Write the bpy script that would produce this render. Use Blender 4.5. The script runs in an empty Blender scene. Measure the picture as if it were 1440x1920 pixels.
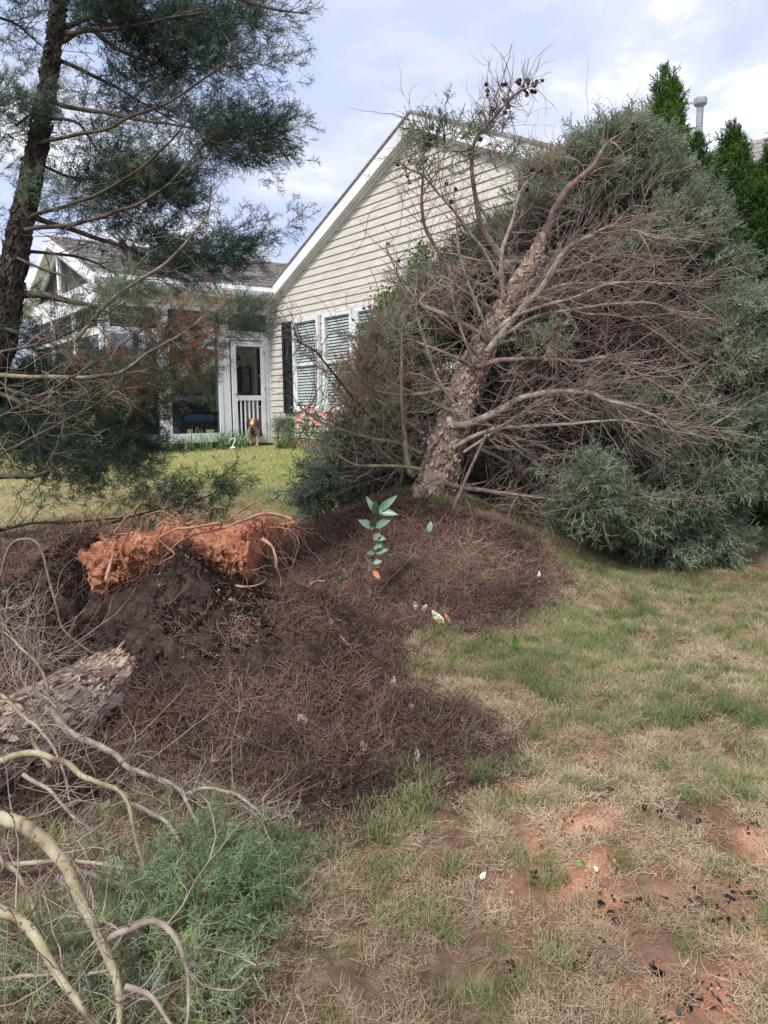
import bpy, math, random
import numpy as np
from mathutils import Vector, Matrix

random.seed(7)
rng = np.random.default_rng(11)
S = bpy.context.scene
R = math.radians

# ------------------------------------------------------------------ camera, world, sun, exposure
F = 1440.0; PIT = R(-7.7); ROLL = R(0.6); HC = 1.55
fwd = np.array([0, math.cos(PIT), math.sin(PIT)]); r0 = np.array([1., 0, 0]); u0 = np.cross(r0, fwd)
rgt = r0*math.cos(ROLL) - u0*math.sin(ROLL); upv = r0*math.sin(ROLL) + u0*math.cos(ROLL)
CAM = np.array([0, 0, HC])
cd = bpy.data.cameras.new('camera'); cam = bpy.data.objects.new('camera', cd)
S.collection.objects.link(cam); S.camera = cam
cd.sensor_fit = 'HORIZONTAL'; cd.sensor_width = 36; cd.lens = 36; cd.clip_start = .05; cd.clip_end = 2000
m = Matrix((rgt, upv, -fwd)).transposed().to_4x4(); m.translation = Vector(CAM); cam.matrix_world = m

def ray(px, py):
    d = fwd + rgt*(px-720)/F + upv*(960-py)/F
    return d/d[1]
def at(px, py, Y): return CAM + ray(px, py)*Y
def proj(P):
    v = np.asarray(P, float) - CAM; z = v@fwd
    z = np.where(z < .05, .05, z)
    return 720+F*(v@rgt)/z, 960-F*(v@upv)/z

SUN_EL, SUN_AZ = R(52), R(-148)        # azimuth measured from +Y towards +X: high, behind-left of the camera
W = bpy.data.worlds.new('World'); S.world = W; W.use_nodes = True
nt = W.node_tree; nt.nodes.clear()
def N(t, typ, **k):
    n = t.nodes.new(typ)
    for a, b in k.items(): setattr(n, a, b)
    return n
out = N(nt, 'ShaderNodeOutputWorld'); bg = N(nt, 'ShaderNodeBackground'); bg.inputs['Strength'].default_value = .080
sky = N(nt, 'ShaderNodeTexSky', sky_type='NISHITA', sun_disc=False, sun_elevation=SUN_EL, sun_rotation=SUN_AZ)
sky.dust_density = 2.0
tc = N(nt, 'ShaderNodeTexCoord'); sep = N(nt, 'ShaderNodeSeparateXYZ')
nt.links.new(tc.outputs['Generated'], sep.inputs[0])
def mth(t, op, a, b=None, clamp=False):
    n = N(t, 'ShaderNodeMath', operation=op); n.use_clamp = clamp
    for i, v in enumerate((a, b)):
        if v is None: continue
        if isinstance(v, (int, float)): n.inputs[i].default_value = v
        else: t.links.new(v, n.inputs[i])
    return n.outputs[0]
zz = mth(nt, 'ADD', mth(nt, 'MAXIMUM', sep.outputs[2], 0.0), .22)
cmb = N(nt, 'ShaderNodeCombineXYZ')
nt.links.new(mth(nt, 'DIVIDE', sep.outputs[0], zz), cmb.inputs[0]); nt.links.new(mth(nt, 'DIVIDE', sep.outputs[1], zz), cmb.inputs[1])
cmb.inputs[2].default_value = 5.2
n1 = N(nt, 'ShaderNodeTexNoise'); n1.inputs['Scale'].default_value = 1.9; n1.inputs['Detail'].default_value = 6; n1.inputs['Roughness'].default_value = .56
n1.inputs['Distortion'].default_value = .35
nt.links.new(cmb.outputs[0], n1.inputs['Vector'])
rp = N(nt, 'ShaderNodeValToRGB'); n2 = N(nt, 'ShaderNodeTexNoise'); n2.inputs['Scale'].default_value = 6.5; n2.inputs['Detail'].default_value = 5; nt.links.new(cmb.outputs[0], n2.inputs['Vector'])
nt.links.new(mth(nt, 'ADD', n1.outputs['Fac'], mth(nt, 'MULTIPLY', mth(nt, 'SUBTRACT', n2.outputs['Fac'], .5), .22)), rp.inputs[0])
e = rp.color_ramp.elements
e[0].position = .36; e[0].color = (2.75, 3.25, 4.75, 1)
e[1].position = .47; e[1].color = (3.1, 3.4, 4.35, 1)
k = e.new(.56); k.color = (3.9, 4.05, 4.7, 1)
k = e.new(.68); k.color = (7.2, 7.2, 7.4, 1)
mx = N(nt, 'ShaderNodeMix', data_type='RGBA'); mx.inputs['Factor'].default_value = .88
nt.links.new(sky.outputs[0], mx.inputs[6]); nt.links.new(rp.outputs[0], mx.inputs[7])
nt.links.new(mx.outputs[2], bg.inputs['Color']); nt.links.new(bg.outputs[0], out.inputs[0])

sd = bpy.data.lights.new('sun', 'SUN'); sd.energy = 1.5; sd.angle = R(11); sd.color = (1, .97, .93)
so = bpy.data.objects.new('sun', sd); S.collection.objects.link(so)
sdir = Vector((math.sin(SUN_AZ)*math.cos(SUN_EL), math.cos(SUN_AZ)*math.cos(SUN_EL), math.sin(SUN_EL)))
so.rotation_euler = sdir.to_track_quat('Z', 'Y').to_euler()
so.location = sdir*40
vs = S.view_settings; vs.view_transform = 'Standard'; vs.look = 'None'; vs.gamma = 1; vs.use_curve_mapping = False
vs.exposure = 1.55
try:
    S.cycles.max_bounces = 6; S.cycles.diffuse_bounces = 3; S.cycles.transparent_max_bounces = 12
    S.cycles.use_adaptive_sampling = True
except Exception: pass

# ------------------------------------------------------------------ helpers
COL = S.collection
def tag(o, label=None, cat=None, group=None, kind=None):
    if label: o['label'] = label
    if cat: o['category'] = cat
    if group: o['group'] = group
    if kind: o['kind'] = kind
    return o
def thing(name, loc, label, cat, group=None):
    o = bpy.data.objects.new(name, None); o.location = loc; o.empty_display_size = .1; COL.objects.link(o)
    return tag(o, label, cat, group)
def adopt(o, parent):
    if parent is not None:
        o.parent = parent
        loc = Vector((0, 0, 0)); p = parent
        # parents here are either empties (translation only) or meshes at identity
        T = Matrix.Identity(4)
        chain = []
        while p is not None: chain.append(p); p = p.parent
        for q in chain[::-1]:
            T = T @ q.matrix_parent_inverse @ q.matrix_basis
        o.matrix_parent_inverse = T.inverted()
    return o
def mesh_obj(name, V, Fc, mat=None, parent=None, smooth=False, kind=None):
    me = bpy.data.meshes.new(name)
    V = np.asarray(V, dtype=np.float32)
    if isinstance(Fc, np.ndarray):
        nf, k = Fc.shape
        me.vertices.add(len(V)); me.vertices.foreach_set('co', V.ravel())
        me.loops.add(nf*k); me.polygons.add(nf)
        me.loops.foreach_set('vertex_index', Fc.astype(np.int32).ravel())
        me.polygons.foreach_set('loop_start', np.arange(0, nf*k, k, dtype=np.int32))
        me.update(calc_edges=True)
    else:
        me.from_pydata([tuple(map(float, v)) for v in V], [], [tuple(int(i) for i in f) for f in Fc]); me.update()
    if smooth: me.polygons.foreach_set('use_smooth', [True]*len(me.polygons))
    o = bpy.data.objects.new(name, me); COL.objects.link(o)
    if mat: me.materials.append(mat)
    adopt(o, parent)
    if kind: o['kind'] = kind
    return o
class MB:
    def __init__(s): s.V = []; s.F = []; s.n = 0
    def add(s, V, Fc):
        V = np.asarray(V, float)
        s.V.append(V); s.F += [tuple(int(i)+s.n for i in f) for f in Fc]; s.n += len(V); return s
    def box(s, lo, hi, M=None):
        x0, y0, z0 = lo; x1, y1, z1 = hi
        V = np.array([(x0,y0,z0),(x1,y0,z0),(x1,y1,z0),(x0,y1,z0),(x0,y0,z1),(x1,y0,z1),(x1,y1,z1),(x0,y1,z1)], float)
        if M is not None: V = np.array([M(v) for v in V])
        return s.add(V, [(0,3,2,1),(4,5,6,7),(0,1,5,4),(1,2,6,5),(2,3,7,6),(3,0,4,7)])
    def prism(s, poly, d):          # poly: world points (planar), d: extrusion vector
        P = np.asarray(poly, float); n = len(P)
        V = np.vstack([P, P+np.asarray(d, float)])
        Fc = [tuple(range(n))[::-1], tuple(range(n, 2*n))] + [(i, (i+1) % n, (i+1) % n+n, i+n) for i in range(n)]
        return s.add(V, Fc)
    def tube(s, P, r, sides=6, cap=True):
        V, Fc = tube(P, r, sides)
        s.add(V, Fc.tolist()); return s
    def build(s, name, mat, parent=None, smooth=False, kind=None):
        if not s.V: return None
        V = np.vstack(s.V)
        me = bpy.data.meshes.new(name); me.from_pydata([tuple(v) for v in V.tolist()], [], s.F); me.update()
        if smooth: me.polygons.foreach_set('use_smooth', [True]*len(me.polygons))
        o = bpy.data.objects.new(name, me); COL.objects.link(o); me.materials.append(mat); adopt(o, parent)
        if kind: o['kind'] = kind
        return o
def frames(P):
    P = np.asarray(P, float); T = np.gradient(P, axis=0); T /= np.linalg.norm(T, axis=1)[:, None]+1e-9
    a = np.array([0, 0, 1.]) if abs(T[0][2]) < .9 else np.array([1., 0, 0])
    A = []; 
    for t in T:
        a = a - t*np.dot(a, t); a /= np.linalg.norm(a)+1e-9; A.append(a)
    A = np.array(A); return T, A, np.cross(T, A)
def tube(P, r, sides=6, rn=0.0):
    P = np.asarray(P, float); n = len(P); r = np.broadcast_to(np.asarray(r, float), (n,))
    T, A, B = frames(P)
    th = np.arange(sides)*2*np.pi/sides
    rr = r[:, None]*(1+rn*rng.standard_normal((n, sides)))
    V = P[:, None, :] + rr[..., None]*(np.cos(th)[None, :, None]*A[:, None, :] + np.sin(th)[None, :, None]*B[:, None, :])
    V = V.reshape(-1, 3)
    i = np.arange(n-1)[:, None]*sides; j = np.arange(sides)[None, :]; j2 = (j+1) % sides
    Fc = np.stack([i+j, i+j2, i+sides+j2, i+sides+j], -1).reshape(-1, 4)
    return V, Fc
def tubes_obj(name, paths, mat, parent=None, sides=4, kind=None, rn=0.0, smooth=True):
    Vs, Fs, n = [], [], 0
    for P, r in paths:
        V, Fc = tube(P, r, sides, rn); Vs.append(V); Fs.append(Fc+n); n += len(V)
    return mesh_obj(name, np.vstack(Vs), np.vstack(Fs), mat, parent, smooth, kind)
def spline(P, k=6):
    P = np.asarray(P, float)
    if len(P) < 3:
        t = np.linspace(0, 1, k+1)[:, None]; return P[0]*(1-t)+P[-1]*t
    Q = np.vstack([2*P[0]-P[1], P, 2*P[-1]-P[-2]]); o = []
    for i in range(1, len(Q)-2):
        for t in np.arange(k)/k:
            o.append(.5*((2*Q[i]) + (-Q[i-1]+Q[i+1])*t + (2*Q[i-1]-5*Q[i]+4*Q[i+1]-Q[i+2])*t*t + (-Q[i-1]+3*Q[i]-3*Q[i+1]+Q[i+2])*t**3))
    o.append(P[-1]); return np.array(o)
# value noise
_G = np.random.default_rng(5).random((64, 64, 64))
def vnoise(P):
    P = np.asarray(P, float); i = np.floor(P).astype(int); f = P-i; f = f*f*(3-2*f)
    o = 0
    for a in (0, 1):
        for b in (0, 1):
            for c in (0, 1):
                w = (f[..., 0] if a else 1-f[..., 0])*(f[..., 1] if b else 1-f[..., 1])*(f[..., 2] if c else 1-f[..., 2])
                o = o + w*_G[(i[..., 0]+a) % 64, (i[..., 1]+b) % 64, (i[..., 2]+c) % 64]
    return o*2-1
def fbm(P, sc=1., octv=4, gain=.5):
    P = np.asarray(P, float)*sc; o = 0; a = 1
    for k in range(octv): o = o + a*vnoise(P+17.3*k); P = P*2.03; a *= gain
    return o
def fbm2(x, y, sc=1., octv=4, gain=.5, z=0.):
    return fbm(np.stack([x, y, np.zeros_like(x)+z], -1), sc, octv, gain)
def sst(a, b, x): t = np.clip((x-a)/(b-a), 0, 1); return t*t*(3-2*t)
def in_poly(x, y, poly):
    P = np.asarray(poly, float); r = np.zeros(np.shape(x), bool); j = len(P)-1
    for i in range(len(P)):
        xi, yi = P[i]; xj, yj = P[j]
        c = ((yi > y) != (yj > y)) & (x < (xj-xi)*(y-yi)/((yj-yi)+1e-12)+xi); r ^= c; j = i
    return r

# ------------------------------------------------------------------ materials
def new_mat(name):
    m_ = bpy.data.materials.new(name); m_.use_nodes = True; t = m_.node_tree; t.nodes.clear()
    o = N(t, 'ShaderNodeOutputMaterial'); b = N(t, 'ShaderNodeBsdfPrincipled'); t.links.new(b.outputs[0], o.inputs[0])
    return m_, t, b, o
def ramp(t, fac, stops):
    r_ = N(t, 'ShaderNodeValToRGB'); t.links.new(fac, r_.inputs[0]); e_ = r_.color_ramp.elements
    while len(e_) < len(stops): e_.new(.5)
    for el, (p, c) in zip(e_, stops): el.position = p; el.color = (*c, 1)
    return r_.outputs[0]
def noise(t, scale, detail=4, rough=.5, vec=None, dist=0):
    n = N(t, 'ShaderNodeTexNoise'); n.inputs['Scale'].default_value = scale; n.inputs['Detail'].default_value = detail
    n.inputs['Roughness'].default_value = rough; n.inputs['Distortion'].default_value = dist
    if vec is None:
        c = N(t, 'ShaderNodeTexCoord'); vec = c.outputs['Object']
    t.links.new(vec, n.inputs['Vector']); return n.outputs['Fac']
def bump(t, b, h, strength=.3, dist=.01):
    n = N(t, 'ShaderNodeBump'); n.inputs['Strength'].default_value = strength; n.inputs['Distance'].default_value = dist
    t.links.new(h, n.inputs['Height']); t.links.new(n.outputs[0], b.inputs['Normal'])
def mat(name, stops, scale=6, rough=.7, bstr=.2, bdist=.005, detail=5, spec=.3, stretch=None, nrough=.55):
    m_, t, b, o = new_mat(name); b.inputs['Roughness'].default_value = rough
    b.inputs['Specular IOR Level'].default_value = spec
    if len(stops) == 3 and isinstance(stops[0], (int, float)):
        c = np.array(stops); stops = [(.3, tuple(c*.82)), (.7, tuple(np.minimum(c*1.12, .9)))]
    vec = None
    if stretch:
        c_ = N(t, 'ShaderNodeTexCoord'); mp = N(t, 'ShaderNodeMapping'); mp.inputs['Scale'].default_value = stretch
        t.links.new(c_.outputs['Object'], mp.inputs[0]); vec = mp.outputs[0]
    f = noise(t, scale, detail, nrough, vec)
    t.links.new(ramp(t, f, stops), b.inputs['Base Color'])
    if bstr: bump(t, b, noise(t, scale*4, 4, .6, vec), bstr, bdist)
    return m_
def leafy(name, stops, trans=.35, rough=.6, attr='tint', inst=True, spec=.2):
    """thin leaves: colour by the per-instance tint, a little light passes through"""
    m_, t, b, o = new_mat(name); b.inputs['Roughness'].default_value = rough; b.inputs['Specular IOR Level'].default_value = spec
    a = N(t, 'ShaderNodeAttribute'); a.attribute_name = attr; a.attribute_type = 'INSTANCER' if inst else 'GEOMETRY'
    c = ramp(t, a.outputs['Fac'], stops)
    t.links.new(c, b.inputs['Base Color'])
    tr = N(t, 'ShaderNodeBsdfTranslucent'); t.links.new(c, tr.inputs[0])
    ms = N(t, 'ShaderNodeMixShader'); ms.inputs[0].default_value = trans
    t.links.new(b.outputs[0], ms.inputs[1]); t.links.new(tr.outputs[0], ms.inputs[2]); t.links.new(ms.outputs[0], o.inputs[0])
    return m_

M = {}
M['siding'] = mat('vinyl_siding', (.55, .51, .455), 3, .55, .12, .002, stretch=(1, 1, 8))
M['siding_cream'] = mat('cream_siding', (.62, .57, .46), 3, .55, .1, .002, stretch=(1, 1, 8))
M['white'] = mat('white_vinyl_trim', (.74, .75, .76), 2, .45, .05, .002)
M['shutter'] = mat('black_shutter', (.012, .014, .022), 9, .45, .1, .002)
M['shingle'] = mat('roof_shingle', [(.3, (.14, .125, .115)), (.5, (.25, .225, .205)), (.72, (.36, .33, .31))], 14, .9, .5, .01)
M['blind'] = mat('blind_slat', (.60, .62, .61), 3, .5, .02)
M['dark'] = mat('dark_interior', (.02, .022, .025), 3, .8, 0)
M['floor'] = mat('porch_floor', (.16, .15, .14), 5, .8, .1)
M['ceil'] = mat('porch_ceiling', (.42, .42, .42), 5, .8, .1)
M['brick'] = mat('foundation', (.32, .22, .17), 18, .9, .3)
M['metal'] = mat('galvanised_metal', [(.35, (.20, .21, .24)), (.65, (.34, .36, .40))], 11, .5, .2)
M['iron'] = mat('black_iron', (.01, .01, .012), 20, .5, .1)
M['bark'] = mat('flaky_bark', [(.28, (.09, .06, .05)), (.45, (.25, .185, .15)), (.6, (.36, .28, .23)), (.76, (.48, .40, .35))], 9, .9, .8, .02, 8, .1, None, .68)
M['flake'] = mat('bark_flake', [(.3, (.22, .15, .105)), (.5, (.40, .30, .225)), (.7, (.56, .46, .37))], 12, .85, .5, .006, 6, .15)
M['flakered'] = mat('bark_flake_red', [(.3, (.14, .07, .06)), (.6, (.26, .16, .13)), (.75, (.38, .27, .24))], 12, .85, .5, .006, 6, .15)
M['barkdark'] = mat('rough_dark_bark', [(.3, (.018, .015, .014)), (.5, (.07, .056, .048)), (.72, (.19, .16, .14))], 19, .95, 1, .03, 8, .1, (1, 1, .35), .7)
M['branch'] = mat('pale_branch_bark', [(.3, (.13, .09, .075)), (.5, (.27, .22, .18)), (.75, (.42, .37, .31))], 14, .8, .5, .006, 5, .15)
M['branchgreen'] = mat('smooth_green_bark', [(.30, (.12, .07, .045)), (.42, (.24, .19, .12)), (.58, (.35, .31, .19)), (.75, (.42, .38, .29))], 13, .7, .5, .006, 5, .2)
M['branchmauve'] = mat('reddish_bark', [(.3, (.08, .045, .045)), (.5, (.17, .11, .105)), (.75, (.30, .22, .20))], 14, .85, .5, .006, 5, .15)
M['branchshade'] = mat('shaded_branch_bark', [(.3, (.03, .024, .018)), (.5, (.08, .066, .048)), (.75, (.16, .135, .095))], 14, .85, .5, .006, 5, .15)  # darker copy of the branch bark, the shade put into its colour
M['branchdull'] = mat('dull_olive_bark', [(.3, (.09, .075, .05)), (.5, (.19, .165, .115)), (.75, (.30, .27, .20))], 14, .85, .5, .006, 5, .15)
M['twig'] = mat('dead_twig', [(.3, (.13, .09, .07)), (.5, (.25, .19, .155)), (.7, (.36, .29, .24))], 5, .85, 0)
M['twigdark'] = mat('dark_twig', [(.3, (.05, .035, .03)), (.6, (.12, .085, .075)), (.8, (.2, .15, .13))], 5, .85, 0)
M['cone'] = mat('woody_cone', (.035, .022, .028), 30, .8, .4)
M['clay'] = mat('orange_clay', [(.28, (.20, .072, .04)), (.48, (.42, .175, .10)), (.7, (.58, .31, .20))], 10, .95, 1, .03, 9, .05, None, .7)
M['soil'] = mat('dark_peaty_soil', [(.3, (.018, .012, .011)), (.5, (.055, .036, .03)), (.68, (.12, .08, .062)), (.8, (.20, .13, .10))], 16, .95, 1, .03, 9, .1, None, .75)
M['root'] = mat('orange_root', [(.3, (.20, .085, .05)), (.7, (.42, .23, .155))], 20, .8, .3, .004)
M['rootpale'] = mat('peeled_root', [(.3, (.40, .22, .14)), (.7, (.62, .42, .30))], 20, .8, .3, .004)
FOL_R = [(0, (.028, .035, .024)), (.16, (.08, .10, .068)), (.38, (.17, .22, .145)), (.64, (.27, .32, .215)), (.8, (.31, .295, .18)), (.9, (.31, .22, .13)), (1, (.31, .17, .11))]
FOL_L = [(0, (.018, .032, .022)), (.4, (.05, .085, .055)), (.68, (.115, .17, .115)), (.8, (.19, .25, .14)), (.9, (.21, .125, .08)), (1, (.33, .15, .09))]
M['fol_r'] = leafy('cypress_spray_grey_green', FOL_R, .3)
M['fol_l'] = leafy('cypress_spray_blue_green', FOL_L, .3)
M['fol_n'] = leafy('cypress_spray_green', [(0, (.075, .12, .055)), (.4, (.19, .265, .135)), (.7, (.31, .39, .19)), (.85, (.29, .37, .30)), (1, (.40, .47, .18))], .3)
M['thuja'] = leafy('arborvitae_spray', [(0, (.025, .065, .015)), (.5, (.085, .165, .035)), (1, (.18, .29, .07))], .3)
M['litter'] = leafy('needle_litter', [(0, (.040, .024, .020)), (.45, (.125, .072, .056)), (.75, (.23, .14, .105)), (1, (.44, .30, .22))], .0, .8)
M['dry'] = leafy('dry_grass', [(0, (.20, .125, .08)), (.4, (.42, .315, .205)), (.8, (.64, .53, .36)), (1, (.40, .21, .13))], .25, .7)
M['green'] = leafy('green_grass', [(0, (.13, .17, .06)), (.5, (.23, .28, .11)), (1, (.38, .40, .19))], .35, .6)
M['lawn'] = leafy('lawn_grass', [(0, (.24, .29, .09)), (.5, (.42, .43, .17)), (1, (.58, .52, .27))], .3, .6)
M['leafgreen'] = leafy('shrub_leaf', [(0, (.035, .08, .02)), (.5, (.09, .17, .045)), (1, (.18, .27, .08))], .3, .45)

# ------------------------------------------------------------------ scatter: one object of points and spray meshes, instanced by geometry nodes
def gn_group(nk):
    key = 'scatter_%d' % nk
    if key in bpy.data.node_groups: return bpy.data.node_groups[key]
    g = bpy.data.node_groups.new(key, 'GeometryNodeTree')
    g.interface.new_socket('Geometry', in_out='INPUT', socket_type='NodeSocketGeometry')
    g.interface.new_socket('Geometry', in_out='OUTPUT', socket_type='NodeSocketGeometry')
    gi = N(g, 'NodeGroupInput'); go = N(g, 'NodeGroupOutput')
    def na(name, typ):
        n = N(g, 'GeometryNodeInputNamedAttribute'); n.data_type = typ; n.inputs['Name'].default_value = name; return n.outputs[0]
    def sel(k):
        c = N(g, 'FunctionNodeCompare'); c.data_type = 'INT'; c.operation = 'EQUAL'
        ins = [i for i in c.inputs if i.type == 'INT']
        g.links.new(na('pid', 'INT'), ins[0]); ins[1].default_value = k
        s = N(g, 'GeometryNodeSeparateGeometry'); s.domain = 'POINT'
        g.links.new(gi.outputs[0], s.inputs['Geometry']); g.links.new(c.outputs[0], s.inputs['Selection']); return s.outputs['Selection']
    j = N(g, 'GeometryNodeJoinGeometry')
    for k in range(nk):
        t = N(g, 'GeometryNodeGeometryToInstance'); g.links.new(sel(k), t.inputs[0]); g.links.new(t.outputs[0], j.inputs[0])
    ip = N(g, 'GeometryNodeInstanceOnPoints')
    g.links.new(sel(-1), ip.inputs['Points']); g.links.new(j.outputs[0], ip.inputs['Instance'])
    ip.inputs['Pick Instance'].default_value = True
    g.links.new(na('pick', 'INT'), ip.inputs['Instance Index'])
    er = N(g, 'FunctionNodeEulerToRotation'); g.links.new(na('rot', 'FLOAT_VECTOR'), er.inputs[0]); g.links.new(er.outputs[0], ip.inputs['Rotation'])
    g.links.new(na('scl', 'FLOAT'), ip.inputs['Scale'])
    g.links.new(ip.outputs[0], go.inputs[0]); return g
def scatter(name, protos, P, rot, scl, tint, mt, parent=None, kind='stuff'):
    P = np.asarray(P, np.float32); n = len(P)
    Vp = [np.asarray(v, np.float32) for v, f in protos]; off = 0; Fs = []; pid = []
    for k, (v, f) in enumerate(protos):
        Fs.append(np.asarray(f)+off); off += len(v); pid += [k]*len(v)
    V = np.vstack(Vp+[P]); Fc = np.vstack(Fs)
    o = mesh_obj(name, V, Fc, mt, parent, kind=kind); me = o.data
    if parent is not None: pass
    pid = np.concatenate([pid, -np.ones(n)]).astype(np.int32)
    def A(nm, ty, arr, field='value'):
        a = me.attributes.new(nm, ty, 'POINT'); a.data.foreach_set(field, arr.ravel())
    A('pid', 'INT', pid)
    A('pick', 'INT', np.concatenate([np.zeros(off), rng.integers(0, len(protos), n)]).astype(np.int32))
    A('rot', 'FLOAT_VECTOR', np.vstack([np.zeros((off, 3)), rot]).astype(np.float32), 'vector')
    A('scl', 'FLOAT', np.concatenate([np.ones(off), np.broadcast_to(scl, (n,))]).astype(np.float32))
    A('tint', 'FLOAT', np.concatenate([np.zeros(off), np.clip(tint, 0, 1)]).astype(np.float32))
    md = o.modifiers.new('scatter', 'NODES'); md.node_group = gn_group(len(protos))
    return o
def rot_from(Z, yaw=None):
    Z = np.asarray(Z, float); Z = Z/(np.linalg.norm(Z, axis=1)[:, None]+1e-9); n = len(Z)
    if yaw is None: yaw = rng.random(n)*2*np.pi
    ref = np.where(np.abs(Z[:, 2:3]) < .95, np.array([[0, 0, 1.]]), np.array([[1., 0, 0]]))
    X = np.cross(ref, Z); X /= np.linalg.norm(X, axis=1)[:, None]; Y = np.cross(Z, X)
    c, s = np.cos(yaw)[:, None], np.sin(yaw)[:, None]
    X2 = X*c+Y*s; Y2 = -X*s+Y*c
    m00, m10, m20 = X2[:, 0], X2[:, 1], X2[:, 2]; m21, m22 = Y2[:, 2], Z[:, 2]; 
    return np.stack([np.arctan2(m21, m22), -np.arcsin(np.clip(m20, -1, 1)), np.arctan2(m10, m00)], -1)
def ribbon(P, w, side):
    P = np.asarray(P, float); n = len(P); w = np.broadcast_to(w, (n,)); T = np.gradient(P, axis=0)
    sd_ = np.cross(T, side); sd_ /= np.linalg.norm(sd_, axis=1)[:, None]+1e-9
    V = np.concatenate([P-sd_*w[:, None]/2, P+sd_*w[:, None]/2]); i = np.arange(n-1)
    return V, np.stack([i, i+1, i+1+n, i+n], -1)
def merge(L):
    Vs, Fs, n = [], [], 0
    for V, Fc in L: Vs.append(V); Fs.append(Fc+n); n += len(V)
    return np.vstack(Vs), np.vstack(Fs)
def spray(L=.14, w=.0028, nside=9, sub=3, spread=.75, seed=0, droop=0.):
    g = np.random.default_rng(seed); out_ = []
    def shoot(p, d, l, w_, segs=3):
        q = [p]; dd = d.copy()
        for _ in range(segs):
            dd = dd+g.normal(0, .18, 3); dd /= np.linalg.norm(dd); q.append(q[-1]+dd*l/segs)
        out_.append(ribbon(q, np.linspace(w_, w_*.45, segs+1), g.normal(0, 1, 3))); return np.array(q)
    main = shoot(np.zeros(3), np.array([0, 0, 1.]), L, w*1.4, 5)
    for i in range(nside):
        t = .12+.85*i/nside; k = t*(len(main)-1); a = int(k); p = main[a]*(1-k+a)+main[min(a+1, len(main)-1)]*(k-a)
        ph = g.random()*2*np.pi; d = np.array([math.cos(ph)*spread, math.sin(ph)*spread, .75]); d /= np.linalg.norm(d)
        l = L*(.52-.3*t)*(.8+.5*g.random()); s = shoot(p, d, l, w)
        for j in range(sub):
            pp = s[1+j % 3]; dd = d+g.normal(0, .6, 3); dd /= np.linalg.norm(dd); shoot(pp, dd, l*.5, w*.85, 2)
    return merge(out_)
def tangle(n, rad, h, w, l, seed, segs=4, curl=.5, flat=.25):
    g = np.random.default_rng(seed); o = []
    for _ in range(n):
        a = g.random()*2*np.pi; rr = rad*math.sqrt(g.random()); p = np.array([math.cos(a)*rr, math.sin(a)*rr, g.random()*h])
        d = g.normal(0, 1, 3); d[2] *= flat; d /= np.linalg.norm(d); q = [p]; ll = l*(.5+g.random())
        for _ in range(segs):
            d = d+g.normal(0, curl, 3)*np.array([1, 1, .4]); d /= np.linalg.norm(d); q.append(q[-1]+d*ll/segs)
        q = np.array(q); q[:, 2] = np.abs(q[:, 2])
        o.append(ribbon(q, np.linspace(w, w*.5, segs+1), np.array([0, 0, 1.])+g.normal(0, .5, 3)))
    return merge(o)
def tuft(n, rad, h, w, seed, segs=3, lean=.5):
    g = np.random.default_rng(seed); o = []
    for _ in range(n):
        a = g.random()*2*np.pi; rr = rad*math.sqrt(g.random()); p = np.array([math.cos(a)*rr, math.sin(a)*rr, -.005])
        b = g.random()*2*np.pi; ln = lean*(.3+g.random()); hh = h*(.5+.8*g.random()); q = []
        for t in np.linspace(0, 1, segs+1): q.append(p+np.array([math.cos(b)*ln*hh*t*t, math.sin(b)*ln*hh*t*t, hh*t*(1-.35*ln*t)]))
        o.append(ribbon(q, np.linspace(w, w*.15, segs+1), np.array([math.cos(b), math.sin(b), .2])))
    return merge(o)

# ------------------------------------------------------------------ ground
def base_z(x, y): return np.where(y < 14, .06*(y-2), .72+.135*sst(14, 17.5, y)) + .0*x
MOUND = dict(c=(.34, 6.2), r=(1.45, 1.35), h=.60)
def mound_h(x, y):
    dx = (x-.34)/1.45; dy = (y-6.2)/1.35
    r = np.sqrt(dx*dx+dy*dy)
    return .52*(1-sst(.05, 1.12, r)) + .07*(1-sst(.6, 1.5, r))
def tail_h(x, y):  # low lobe of litter running right and forward from the uprooted plate
    return .09*np.exp(-((x-.30)/.30)**2-((y-3.55)/.28)**2)
CRX = [-2.9, -2.5, -2.25, -2.1, -1.96, -1.82, -1.74, -1.66, -1.52, -1.37, -1.23, -1.08, -.94, -.79, -.58, -.35, -.06, .1]
CRH = [0, .15, .32, .45, .62, .70, .55, .36, .40, .52, .60, .60, .50, .43, .40, .33, .10, 0]
def plate_h(x, y): # the lifted soil plate
    c = np.interp(x, CRX, CRH)
    yc = 4.25+.12*np.sin(x*3)
    front = sst(0, 1, (y-(yc-1.0+.25*np.abs(x+1.1)))/1.0)
    back = 1-sst(yc+.12, yc+.55, y)
    return c*np.minimum(front**.68, 1)*back
def gz(x, y, fine=True):
    x = np.asarray(x, float); y = np.asarray(y, float)
    z = base_z(x, y)+mound_h(x, y)+tail_h(x, y)
    if fine:
        near = 1-sst(8, 12, y)
        z = z+near*(.022*fbm2(x, y, 2.2, 4)+.010*fbm2(x, y, 11, 2, z=4))
    return z
def gzp(x, y): return gz(x, y)+plate_h(x, y)
LIT = [(520,985),(640,955),(700,940),(860,955),(960,990),(1010,1030),(1060,1090),(985,1165),(860,1185),(790,1215),(735,1255),(800,1310),(890,1322),(948,1365),(910,1430),(780,1480),(640,1560),(540,1600),(430,1480),(330,1450),(200,1540),(0,1560),(-400,1600),(-400,1050),(60,1000)]
def axis(lo, hi, step, far, n):
    k = np.geomspace(step, far, n); k = np.cumsum(k/ k.sum()*far)
    return np.concatenate([lo-k[::-1], np.arange(lo, hi+1e-6, step), hi+k])
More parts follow.
